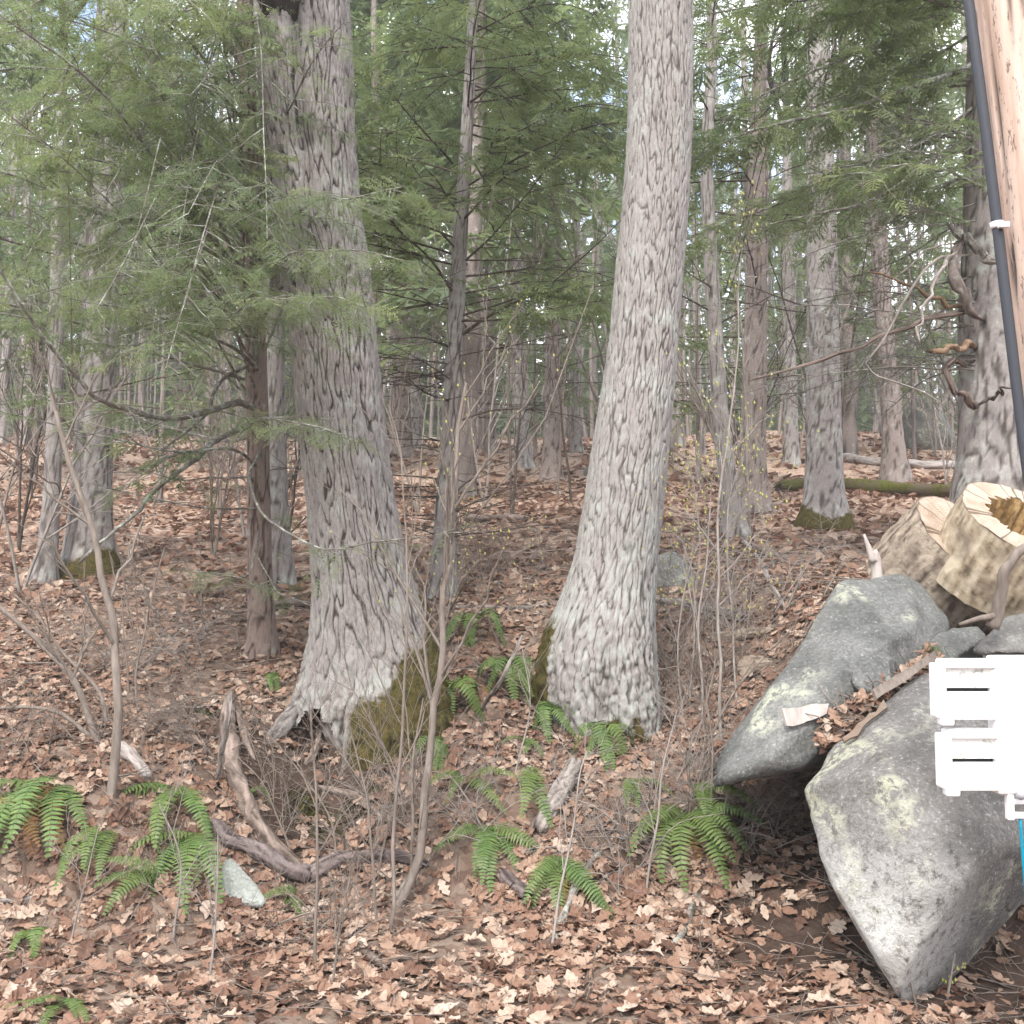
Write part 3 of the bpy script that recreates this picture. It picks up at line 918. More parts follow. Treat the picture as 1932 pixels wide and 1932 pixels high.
# ------------------------------------------------------------------ ferns
def frond_mesh(name, L, droop, mat, seed, pairs=22, curve=0.0, rise=38, late=False):
    rg = np.random.default_rng(seed)
    n = 14
    s = np.linspace(0, 1, n)
    ang = math.radians(rise) - droop * (s ** 1.1 if not late else sstep(0.12, 0.62, s))                  # starts rising, then arches over
    x = np.concatenate([[0], np.cumsum(np.cos(ang[:-1]) * L / (n - 1))])
    z = np.concatenate([[0], np.cumsum(np.sin(ang[:-1]) * L / (n - 1))])
    y = curve * L * s ** 2
    pts = np.stack([x, y, z], -1)
    mb = MB()
    tubes(mb, pts, np.linspace(0.0022, 0.0008, n), 4, col=(0.35, 0, 0))
    for i in range(pairs):
        t = (0.24 if late else 0.10) + (0.74 if late else 0.88) * i / (pairs - 1)
        f = t * (n - 1); k = min(int(f), n - 2); u = f - k
        o = pts[k] * (1 - u) + pts[k + 1] * u
        T = unit(pts[k + 1] - pts[k]); S = unit(np.cross(T, [0, 0, 1.0]) + np.array([0, 1e-5, 0])); N = np.cross(S, T)
        if N[2] < 0 and droop < 1.2: N = -N
        pl = L * 0.155 * min(1, (t / 0.22)) ** 0.6 * (1 - max(0, (t - 0.25) / 0.76)) ** 0.75 * rg.uniform(0.9, 1.1) + 0.006
        for sd in (1, -1):
            d = unit(S * sd + T * rg.uniform(0.25, 0.4) + N * rg.uniform(-0.25, 0.05))
            w = L / pairs * 0.36
            v = np.array([o - T * w * 0.6, o + T * w * 1.2, o + d * pl * 0.5 + T * w * 0.9, o + d * pl + N * (-0.1 * pl), o + d * pl * 0.5 - T * w * 0.75])
            mb.add(v, None, [[0, 1, 2], [0, 2, 4], [4, 2, 3]], np.array([rg.uniform(0.3, 0.8)] )[None].repeat(5, 0) * np.array([[0.8], [0.8], [1.0], [1.1], [1.0]]))
    return mb.mesh(name, mat, smooth=False)

FROND = [frond_mesh('frond', 0.42, d, M['fern'], 30 + i, curve=c, rise=r) for i, (d, c, r) in enumerate(((1.3, 0.1, 40), (1.6, -0.1, 48), (1.1, 0.05, 32), (1.5, 0.15, 52), (1.7, 0.2, 45)))]
FROND_HANG = [frond_mesh('frond', 0.46, d, M['fern'], 40 + i, curve=c, rise=r) for i, (d, c, r) in enumerate(((1.35, 0.08, 15), (1.6, -0.08, 25), (1.2, 0.04, 5), (1.5, -0.12, 20)))]
FROND_UP = [frond_mesh('frond', 0.42, d, M['fern'], 60 + i, curve=c, rise=r, late=True) for i, (d, c, r) in enumerate(((2.5, 0.08, 75), (2.75, -0.08, 80), (2.2, 0.1, 70), (2.6, -0.12, 78)))]
FROND_DEAD = [frond_mesh('frond', 0.36, d, M['fern_dead'], 50 + i, curve=.2, rise=20) for i, d in enumerate((1.5, 1.9))]

def fern(px, py, label, aims, scale=1.0, dead=0, seed=0, lift=0.02, hang=False, stand=False):
    """aims: ground azimuths in degrees; -90 points down the slope at the road"""
    rg = np.random.default_rng(1000 + seed)
    g = G(px, py)
    t = thing('fern', [g[0], g[1], hgt(g[0], g[1]) - 0.01], label, 'fern', 'ferns on the bank')
    nrm = ground_normal(np.array([g[0]]), np.array([g[1]]), 0.15)[0]
    for i, a in enumerate(list(aims) + [rg.uniform(-150, -30) for _ in range(dead)]):
        isdead = i >= len(aims)
        pool = FROND_DEAD if isdead else (FROND_HANG if hang else FROND_UP if stand else FROND)
        me = pool[rg.integers(0, len(pool))]
        o = bpy.data.objects.new('frond', me)
        COL.objects.link(o); o.parent = t
        az = math.radians(a + rg.uniform(-9, 9))
        h = np.array([math.cos(az), math.sin(az), 0.0])
        if hang or stand:
            h = unit(h + [0, 0, rg.uniform(-0.25, 0.05)]); up = unit(np.array([0, -0.15, 1.0]) + rg.normal(0, 0.12, 3))
        else:
            h = unit(h - nrm * (h @ nrm)); up = unit(nrm + [0, 0, 0.25] + rg.normal(0, 0.12, 3))
        y = unit(np.cross(up, h)); up = np.cross(h, y)
        sc = scale * rg.uniform(0.8, 1.15)
        m = Matrix(((h[0], y[0], up[0], 0), (h[1], y[1], up[1], 0), (h[2], y[2], up[2], 0), (0, 0, 0, 1))) @ Matrix.Scale(sc, 4)
        m.translation = (rg.uniform(-.04, .04), rg.uniform(-.04, .02), lift * rg.random() + (0.04 if hang else 0))
        o.matrix_local = m
    return t

# ------------------------------------------------------------------ dead leaves
def leaf_template(seed, kind):
    rg = np.random.default_rng(seed)
    if kind == 'oak':
        half = [(0.0, 0.012), (0.12, 0.05), (0.22, 0.19), (0.31, 0.21), (0.36, 0.14), (0.46, 0.28), (0.56, 0.29), (0.60, 0.17), (0.71, 0.24), (0.80, 0.22), (0.86, 0.12), (1.0, 0.03)]
    elif kind == 'oak_mid':
        half = [(0.0, 0.02), (0.25, 0.22), (0.36, 0.16), (0.52, 0.29), (0.62, 0.18), (0.78, 0.22), (1.0, 0.03)]
    elif kind == 'beech':
        half = [(0.0, 0.01), (0.3, 0.24), (0.65, 0.22), (1.0, 0.01)]
    else:
        half = [(0.0, 0.10), (0.45, 0.30), (1.0, 0.06)]
    V, T = [], []
    for x, w in half:
        w *= rg.uniform(0.85, 1.15)
        V += [[x - 0.5, w, 0], [x - 0.5, 0, 0], [x - 0.5, -w * rg.uniform(0.8, 1.1), 0]]
    for i in range(len(half) - 1):
        a, b = 3 * i, 3 * i + 3
        T += [[a, a + 1, b], [a + 1, b + 1, b], [a + 1, a + 2, b + 1], [a + 2, b + 2, b + 1]]
    V = np.array(V, float)
    cu, fo, tw = rg.uniform(-0.7, 0.6), rg.uniform(-0.5, 0.8), rg.uniform(-0.8, 0.8)
    V[:, 2] = cu * V[:, 0] ** 2 + fo * np.abs(V[:, 1]) ** 1.2 + tw * V[:, 0] * V[:, 1] + rg.normal(0, 0.035, len(V))
    return V, np.array(T)
LEAVES = {'oak_mid': [leaf_template(20 + i, 'oak_mid') for i in range(6)], 'oak': [leaf_template(i, 'oak') for i in range(8)], 'beech': [leaf_template(40 + i, 'beech') for i in range(4)], 'far': [leaf_template(60 + i, 'far') for i in range(5)]}

def stamp_leaves(mb, o, nrm, size, tone, kind, rg):
    N = len(o)
    a = rg.uniform(0, 2 * math.pi, N)
    r = np.stack([np.cos(a), np.sin(a), np.zeros(N)], -1)
    x = unit(r - nrm * (r * nrm).sum(-1, keepdims=True)); y = np.cross(nrm, x)
    B = np.stack([x, y, nrm], 1)
    w = rg.integers(0, len(LEAVES[kind]), N)
    for i, (tv, tt) in enumerate(LEAVES[kind]):
        k = np.where(w == i)[0]
        if not len(k): continue
        v = np.einsum('mi,nij->nmj', tv, B[k]) * size[k, None, None] + o[k, None]
        f = (tt[None] + (np.arange(len(k)) * len(tv))[:, None, None]).reshape(-1, 3)
        mb.add(v.reshape(-1, 3), None, f, np.repeat(tone[k], len(tv))[:, None])

# ================================================================== THE SETTING
def ground_axis(lo, hi, dense_lo, dense_hi, step, grow=1.12):
    a = list(np.arange(dense_lo, dense_hi + 1e-6, step))
    s, v = step, dense_hi
    while v < hi: s *= grow; v += s; a.append(v)
    s, v = step, dense_lo
    while v > lo: s *= grow; v -= s; a.insert(0, v)
    return np.array(a)

SOIL = [(-1.25, 5.95, 0.45, 0.40, 0.95), (-0.95, 5.55, 0.50, 0.30, 0.5), (1.35, 4.85, 0.45, 0.45, 0.9), (2.35, 4.4, 0.9, 0.6, 1.0), (1.7, 5.2, 0.5, 0.5, 0.9), (0.75, 5.45, 0.30, 0.2, 0.5), (-0.45, 4.5, 0.25, 0.15, 0.5), (-1.1, 4.2, 0.3, 0.12, 0.5)]
def soil_mask(x, y):
    m = np.zeros_like(x)
    for a, b, sx, sy, k in SOIL:
        m = np.maximum(m, k * np.exp(-((x - a) / sx) ** 2 - ((y - b) / sy) ** 2))
    return m

gx = ground_axis(-420, 420, -4.6, 4.6, 0.085)
gy = ground_axis(-120, 520, 2.8, 9.0, 0.07)
XX, YY = np.meshgrid(gx, gy)
ZZ = height(XX, YY)
n0, n1 = XX.shape
k, s = np.meshgrid(np.arange(n0 - 1), np.arange(n1 - 1), indexing='ij')
q = np.stack([k * n1 + s, k * n1 + s + 1, (k + 1) * n1 + s + 1, (k + 1) * n1 + s], -1).reshape(-1, 4)
far = np.clip(0.40 + 0.60 * sstep(7, 16, YY) - 1.1 * soil_mask(XX, YY), 0, 1)
ground = MB().add(np.stack([XX, YY, ZZ], -1).reshape(-1, 3), q, None, np.stack([far.ravel()], -1)).build('ground', M['soil'])
tag(ground, 'leaf covered woodland hillside rising from the road edge', 'ground', kind='structure')

# ------------------------------------------------------------------ boulders
F = lambda px, py, d: P(px, py, d)
big = [F(1498, 1515, 4.38), F(1560, 1422, 4.58), F(1722, 1280, 4.88), F(1850, 1258, 5.05), F(1980, 1290, 5.15), F(2080, 1420, 5.05),
       F(1600, 1695, 4.12), F(1655, 1812, 4.02), F(1715, 1885, 4.02), F(1800, 1830, 4.15), F(1940, 1692, 4.42), F(2060, 1560, 4.65), F(1740, 1905, 4.25),
       F(1640, 1475, 4.08), F(1800, 1440, 4.10), F(1850, 1600, 3.96), F(1700, 1640, 3.90),
       F(1620, 1480, 5.3), F(1900, 1380, 5.7), F(1800, 1700, 5.0), F(1700, 1850, 4.6), F(1950, 1620, 5.3), F(1640, 1700, 4.7)]
def pale_big(w):
    # weathered white crust on the low left flank of the stone
    a = P(1680, 1790, 4.05); 
    return 1.15 - np.linalg.norm((w - a) * np.array([1.3, 0.5, 1.0]), axis=1) / 0.52
cb_ = np.mean(big, 0); big = [cb_ + (p - cb_) * 1.03 for p in big]
rock('boulder', big, M['boulder'], 'large rounded boulder with yellow lichen, narrowing to a whitish lower corner', 'boulder', sub=6, sharp=34, amp=0.026, freq=2.6, seed=1, pale=pale_big, chips=14, chip=(0.90, 0.985))

slab = [F(1350, 1482, 4.70), F(1370, 1432, 4.88), F(1588, 1102, 5.5), F(1714, 1092, 5.62), F(1784, 1168, 5.5), F(1776, 1230, 5.3),
        F(1640, 1312, 4.95), F(1512, 1446, 4.74), F(1436, 1442, 4.66), F(1602, 1262, 4.93), F(1706, 1196, 5.15),
        F(1368, 1472, 5.75), F(1500, 1440, 6.1), F(1620, 1420, 6.2), F(1780, 1390, 6.2), F(1640, 1140, 6.2), F(1760, 1160, 6.2)]
cs_ = np.mean(slab, 0); slab = [cs_ + (p - cs_) * 1.03 for p in slab]
rock('boulder', slab, M['slab'], 'sloping grey slab boulder propped up over a dark gap', 'boulder', sub=6, sharp=90, amp=0.014, freq=3.0, seed=3, chips=3, chip=(0.95, 0.99), strata=((-0.45, -0.25, 0.85), 7.0, 0.016))
layer = [F(1346, 1455, 4.85), F(1356, 1466, 4.80), F(1380, 1448, 4.80), F(1408, 1400, 4.90), F(1482, 1300, 5.10), F(1550, 1205, 5.30), F(1572, 1182, 5.36), F(1552, 1186, 5.45), F(1460, 1285, 5.3), F(1368, 1405, 5.05), F(1346, 1446, 4.95), F(1430, 1400, 5.4)]
rock('boulder', layer, M['slab'], 'thin split layer of rock along the edge of the sloping slab', 'boulder', sub=5, sharp=60, amp=0.010, freq=5.0, seed=5, chips=4, chip=(0.95, 0.99))
rock('rock', [F(1603, 1300, 4.86), F(1610, 1245, 4.95), F(1640, 1232, 5.0), F(1685, 1240, 5.0), F(1695, 1300, 4.9), F(1640, 1315, 4.84), F(1615, 1250, 5.25), F(1690, 1250, 5.3), F(1650, 1310, 5.2)],
     M['slab'], 'small bluish grey rock wedged between the two boulders', sub=5, sharp=16, amp=0.012, freq=7, seed=6)
rock('rock', [F(1735, 1225, 5.15), F(1755, 1200, 5.25), F(1800, 1180, 5.4), F(1850, 1178, 5.45), F(1862, 1195, 5.35), F(1830, 1222, 5.2), F(1770, 1260, 5.05), F(1740, 1290, 5.3), F(1860, 1260, 5.5), F(1800, 1270, 5.8)],
     M['slab'], 'flat low grey rock beside the white bracket', sub=5, sharp=14, amp=0.012, freq=7, seed=7)
rock('rock', [F(1822, 1238, 5.0), F(1850, 1205, 5.12), F(1900, 1165, 5.3), F(1960, 1150, 5.4), F(2040, 1160, 5.4), F(2030, 1225, 5.1), F(1932, 1236, 5.0), F(1860, 1244, 4.95), F(1860, 1215, 5.6), F(2000, 1200, 5.8)],
     M['rock'], 'pale angular rock with a dark gap below, under the hollow log', sub=5, sharp=18, amp=0.014, freq=6, seed=8)
rock('rock', [F(1720, 1245, 5.45), F(1800, 1215, 5.5), F(2080, 1215, 5.5), F(2100, 1400, 5.3), F(1760, 1380, 5.3), F(1740, 1200, 6.3), F(2060, 1180, 6.3), F(1900, 1420, 6.2)],
     M['rock'], 'buried grey rock at the core of the boulder pile', sub=4, sharp=14, amp=0.03, freq=4, seed=9)
g = G(1275, 1108)
D = g[1]
rock('rock', [F(1222, 1112, D), F(1225, 1060, D + .1), F(1240, 1040, D + .15), F(1275, 1038, D + .15), F(1308, 1065, D + .1), F(1316, 1108, D), F(1270, 1125, D - .08), F(1250, 1070, D - .05), F(1290, 1080, D - .06), F(1230, 1120, D + .5), F(1310, 1100, D + .5)],
     M['slab'], 'dark green rock with white lichen spots behind the leaning pale trunk', sub=5, sharp=14, amp=0.015, freq=6, seed=10)
g = G(455, 1712); D = g[1]
rock('rock', [F(414, 1690, D), F(416, 1625, D + .06), F(424, 1612, D + .1), F(440, 1618, D + .1), F(470, 1655, D + .06), F(505, 1690, D + .02), F(510, 1712, D - .02), F(450, 1720, D - .05), F(432, 1716, D - .03), F(430, 1660, D + .35), F(480, 1700, D + .3)],
     M['pale_rock'], 'smooth pale greenish stone under the forked driftwood root', sub=5, sharp=16, amp=0.006, freq=8, seed=11)
for i, (px, py, w, h, lab) in enumerate(((1765, 850, 95, 60, 'mossy dark boulder far off behind the fallen logs'), (1640, 812, 40, 22, 'small grey boulder far up the slope behind the fallen logs'), (1130, 900, 60, 22, 'low dark rock up the slope between the two big trunks'))):
    D = G(px, py)[1]; k = w / FOC * D / 2; hh = h / FOC * D
    c = P(px, py, D)
    rg = np.random.default_rng(i + 60)
    pts = c + np.stack([rg.normal(0, 1, 26), rg.normal(0, 1, 26), rg.normal(0, 1, 26)], -1) / 2.0 * np.array([k, k, hh]) * 1.3 + np.array([0, k * 0.5, hh * 0.3])
    o = rock('boulder', pts, M['slab'], lab, 'boulder', sub=5, sharp=10, amp=0.06, freq=1.6, seed=20 + i)

# ================================================================== THE TWO BIG TRUNKS
def tree_root(name, loc, label, group=None):
    return thing(name, loc, label, 'tree', group)

# --- left: broad furrowed trunk on the lip of the bank
D_L = 6.6
edgesL = [(0, 478, 660), (130, 486, 667), (250, 494, 671), (380, 512, 680), (500, 530, 699), (640, 547, 712), (750, 556, 722), (860, 568, 735), (960, 579, 750), (1060, 586, 770), (1130, 588, 792), (1200, 582, 815), (1260, 572, 832), (1330, 556, 846), (1400, 545, 850), (1460, 540, 850)]
zs, cx, R = rows_from_edges(edgesL, D_L, 330, 0.30, 6.6)
rt = tree_root('tree', [float(np.interp(0.6, zs, cx)), D_L, 0.55], 'stout dark furrowed trunk with brown moss and an open hollow at its foot')
def mossL(TH, Z):
    d = (TH - math.radians(-52) + math.pi) % (2 * math.pi) - math.pi
    top = 1.12 + 0.45 * np.clip(d, 0, 1.2) - 0.30 * np.clip(-d, 0, 1.5) + 0.10 * gnoise(np.stack([np.cos(TH) * 2, np.sin(TH) * 2, Z * 2], -1))
    return sstep(0.12, -0.12, Z - top) * sstep(-1.05, -0.5, d) * sstep(1.9, 1.3, d)
def grooveL(TH, Z):
    d = (TH - math.radians(-90) + math.pi) % (2 * math.pi) - math.pi
    return 1 - 0.30 * np.exp(-(d / 0.13) ** 2) * sstep(3.3, 5.0, Z)
v, q, c = trunk(zs, cx, np.full_like(zs, D_L), R * 0.97, 400, 1, freq=40, stretch=0.13, depth=0.020,
                lobes=[(math.radians(-62), 0.55, 0.15, 0.75, 0.28), (math.radians(-158), 0.40, 0.12, 0.55, 0.24), (math.radians(40), 0.5, 0.12, 0.8, 0.3), (math.radians(-20), 0.35, 0.06, 0.8, 0.4)],
                moss=mossL, rough=lambda Z: sstep(1.35, 0.9, Z), groove=grooveL, lichen=lambda TH, Z: sstep(1.35, 0.95, Z) * sstep(0.6, 0.75, Z) * sstep(-0.15, 0.25, gnoise(np.stack([np.cos(TH) * 14, np.sin(TH) * 14, Z * 16], -1)) + 0.3 * gnoise(np.stack([np.cos(TH) * 3, np.sin(TH) * 3, Z * 4], -1)) - 0.05))
# the hollow between the roots is a real opening into the shell of the trunk
th_ = (np.arange(len(v)) % 400) / 400 * 2 * math.pi
dth = (th_ - math.radians(-127) + math.pi) % (2 * math.pi) - math.pi
hole = (np.abs(dth) < 0.46 * np.clip((0.84 + 0.02 * np.sin(dth * 30) - v[:, 2]) / 0.2, 0, 1) ** 0.7) & (v[:, 2] < 0.84)
q = q[~hole[q].any(1)]
MB().add(v, q, None, c).build('trunk', M['bark_oak'], rt)
limbs(rt, [cx[-1], D_L, 6.5], R[-1], M['bark_oak'], 3)
def px_tube(pxs, r, mat, name, parent, S=9, K=22, amp=0.012, seed=1, d0=None, dd=None, cap=True):
    """tube through points (px, py, metres up the hill or None for the ground)"""
    pts = []
    for p in pxs:
        if len(p) == 2: pts.append(G(*p) + np.array([0, 0, r if np.isscalar(r) else max(r) * 0.6]))
        else: pts.append(P(*p))
    pts = wobble(spline(pts, K), amp, 6, seed)
    rr = np.full(K, r) if np.isscalar(r) else np.interp(np.linspace(0, 1, K), np.linspace(0, 1, len(r)), r)
    rr = rr * (1 + 0.12 * gnoise(pts * 14 + seed))
    mb = MB(); rough_tube(mb, pts, rr, 20, seed, groove=0.3)
    return mb, pts
for pxs, r, sd in (([(622, 1372, 6.36), (650, 1405, 6.24), (682, 1450, 6.1), (706, 1520, 5.95)], [0.05, 0.038, 0.028, 0.015], 1),
                   ([(606, 1385, 6.42), (598, 1412, 6.3), (585, 1432, 6.18), (570, 1455, 6.1)], [0.035, 0.03, 0.022, 0.012], 2),
                   ([(560, 1330, 6.4), (530, 1375, 6.25), (508, 1400, 6.15), (480, 1440, 6.05)], [0.05, 0.045, 0.035, 0.015], 3)):
    mb, _ = px_tube(pxs, r, None, None, None, seed=sd)
    mb.build('root', M['bark_oak'] if sd != 2 else M['root'], rt)

# --- right: pale leaning trunk with a swollen foot
edgesR = [(0, 1185, 1308), (130, 1184, 1309), (260, 1182, 1307), (400, 1172, 1300), (520, 1158, 1290), (640, 1148, 1281), (760, 1130, 1272), (880, 1110, 1262), (960, 1098, 1252), (1050, 1082, 1243), (1120, 1060, 1238), (1180, 1036, 1238), (1240, 1022, 1242), (1310, 1022, 1246), (1370, 1040, 1246), (1420, 1050, 1240)]
D_R = 6.6
zs, cx, R = rows_from_edges(edgesR, D_R, 330, 0.35, 6.6)
rt = tree_root('tree', [float(np.interp(0.6, zs, cx)), D_R, 0.6], 'tall pale grey ridged trunk leaning to one side, its foot swollen and whitish')
def mossR(TH, Z):
    d = (TH - math.radians(175) + math.pi) % (2 * math.pi) - math.pi
    a = sstep(1.52, 1.2, Z) * sstep(0.75, 0.35, np.abs(d))
    d2 = (TH - math.radians(-82) + math.pi) % (2 * math.pi) - math.pi
    b = sstep(0.12, -0.06, Z - 0.74 + 0.5 * np.abs(d2 - 0.05) ** 2 + 0.12 * gnoise(np.stack([np.cos(TH) * 4, np.sin(TH) * 4, Z * 5], -1))) * sstep(0.8, 0.4, np.abs(d2 - 0.05))
    d3 = (TH - math.radians(0) + math.pi) % (2 * math.pi) - math.pi
    cc = sstep(1.0, 0.8, Z) * sstep(0.5, 0.2, np.abs(d3))
    return np.maximum(np.maximum(a, b), 0.8 * cc)
v, q, c = trunk(zs, cx, np.full_like(zs, D_R), R * 0.97, 330, 5, freq=50, stretch=0.15, depth=0.012,
                lobes=[(math.radians(-120), 0.5, 0.05, 0.8, 0.35), (math.radians(-50), 0.5, 0.06, 0.75, 0.35), (math.radians(-88), 0.20, -0.05, 0.95, 0.18), (math.radians(170), 0.4, 0.06, 1.0, 0.3)],
                moss=mossR, rough=lambda Z: sstep(1.6, 0.9, Z), lichen=lambda TH, Z: (0.25 + 0.75 * sstep(2.4, 1.2, Z)) * sstep(-0.1, 0.3, gnoise(np.stack([np.cos(TH) * 13, np.sin(TH) * 13, Z * 14], -1)) + 0.4 * gnoise(np.stack([np.cos(TH) * 2 + 4, np.sin(TH) * 2, Z * 1.5], -1)) + 0.35 * sstep(-0.2, -0.9, np.cos(TH)) * sstep(1.0, 1.8, Z) - 0.12))
MB().add(v, q, None, c).build('trunk', M['bark_ash'], rt)
limbs(rt, [cx[-1], D_R, 6.5], R[-1], M['bark_ash'], 4)

# ================================================================== OTHER TREES
def stem_rows(path, d, nrow, extra_top, zb):
    z, c, r = [], [], []
    for px, py, w in path:
        A, B = P(px - w / 2, py, d), P(px + w / 2, py, d)
        z.append(A[2]); c.append((A[0] + B[0]) / 2); r.append((B[0] - A[0]) / 2)
    z, c, r = map(np.array, (z, c, r))
    o = np.argsort(z); z, c, r = z[o], c[o], r[o]
    zs = np.linspace(zb - 0.35, z[-1] + extra_top, nrow)
    ce, re = np.interp(zs, z, c), np.interp(zs, z, r)
    up = zs > z[-1]
    sl = (c[-1] - c[0]) / (z[-1] - z[0])
    ce[up] = c[-1] + sl * (zs[up] - z[-1])
    re[up] = r[-1] * (1 - 0.8 * (zs[up] - z[-1]) / max(extra_top, .1))
    ker = np.ones(7) / 7
    pad = lambda a: np.convolve(np.pad(a, 3, mode='edge'), ker, 'valid')
    ce, re = pad(ce), pad(re)
    re = re * (1 + 0.32 * np.exp(-np.clip(zs - zb, 0, None) / (0.9 * re.max() + 0.05)))
    return zs, ce, re

class Tree:
    def __init__(self, path, mat, label, extra=3.0, d=None, seg=36, nrow=110, name='tree', group=None, seed=1, moss_h=0.0, freq=26, depth=0.010):
        bx, by = path[0][0], path[0][1]
        d = d if d is not None else G(bx, by)[1]
        X = P(bx, by, d)[0]
        self.d = d
        self.zb = zb = hgt(X, d)
        self.zs, self.cx, self.R = stem_rows(path, d, nrow, extra, zb)
        self.e = tree_root(name, [X, d, zb], label, group)
        ms = (lambda TH, Z: sstep(zb + moss_h, zb + moss_h * 0.3, Z + 0.3 * moss_h * np.sin(TH * 2 + seed))) if moss_h else None
        v, q, c = trunk(self.zs, self.cx, np.full_like(self.zs, d), self.R, seg, seed, freq=freq, stretch=0.12, depth=depth, moss=ms,
                        lobes=[(a, 0.35, 0.22 * float(self.R.max()), zb - 0.1, 0.12) for a in np.random.default_rng(seed).uniform(0, 6.28, 4)])
        MB().add(v, q, None, c).build('trunk', mat, self.e)
    def at(self, z):
        return np.array([np.interp(z, self.zs, self.cx), self.d, z])

def crown(tr, lod, seed, z0, z1, n, Lmax, leafy=1.0, tint=0.4, dead=0, dz=(0, 0), size=(0.16, 0.3), sub_len=0.5, sub_gap=0.10, az=None, mat='twig_dark', r0=0.016, lmin=0.35, spread=0.35):
    rg = np.random.default_rng(seed)
    fol, wood = Foliage(lod), MB()
    for i in range(n):
        z = z0 + (z1 - z0) * (i + rg.random()) / n
        p0 = tr.at(z)
        a = rg.uniform(0, 2 * math.pi) if az is None else math.radians(rg.uniform(*az))
        h = np.array([math.cos(a), math.sin(a), 0])
        L = Lmax * (lmin + (1 - lmin) * (1 - (z - z0) / (z1 - z0 + 1e-6)) ** 0.8) * rg.uniform(0.7, 1.15)
        up = rg.uniform(0.05, 0.40)
        path = [p0, p0 + h * L * 0.35 + [0, 0, up * L * 0.35], p0 + h * L * 0.7 + [0, 0, up * L * 0.45], p0 + h * L + [0, 0, up * L * 0.25 - 0.05 * L]]
        bough(fol, wood, path, r0 * (0.5 + 0.5 * L / Lmax), rg, sub_len=sub_len, sub_gap=sub_gap, leafy=leafy, tint=tint + rg.normal(0, .08), size=size, S=5 if lod < 2 else 4, K=10 if lod < 2 else 6, spread=spread, SS=4 if lod < 2 else 3)
    dw = MB(); df = Foliage(lod)
    for i in range(dead):
        z = rg.uniform(*dz); p0 = tr.at(z)
        a = rg.uniform(0, 2 * math.pi); h = np.array([math.cos(a), math.sin(a), 0])
        L = Lmax * rg.uniform(0.3, 0.9); up = rg.uniform(-0.1, 0.35)
        path = [p0, p0 + h * L * 0.5 + [0, 0, up * L * 0.5], p0 + h * L + [0, 0, up * L * 0.8]]
        bough(df, dw, path, r0 * 0.7, rg, sub_len=sub_len * 0.8, sub_gap=sub_gap * 1.6, leafy=0.0, S=4, K=7, droop=0.1, SS=4 if lod < 2 else 3)
    mb = MB(); fol.into(mb)
    tag(wood.build('branches', M[mat], tr.e), kind='stuff')
    if dead: tag(dw.build('dead_branches', M[mat], tr.e), kind='stuff')
    tag(mb.build('crown', M['needles'], tr.e, smooth=False), kind='stuff')
    return fol.count()

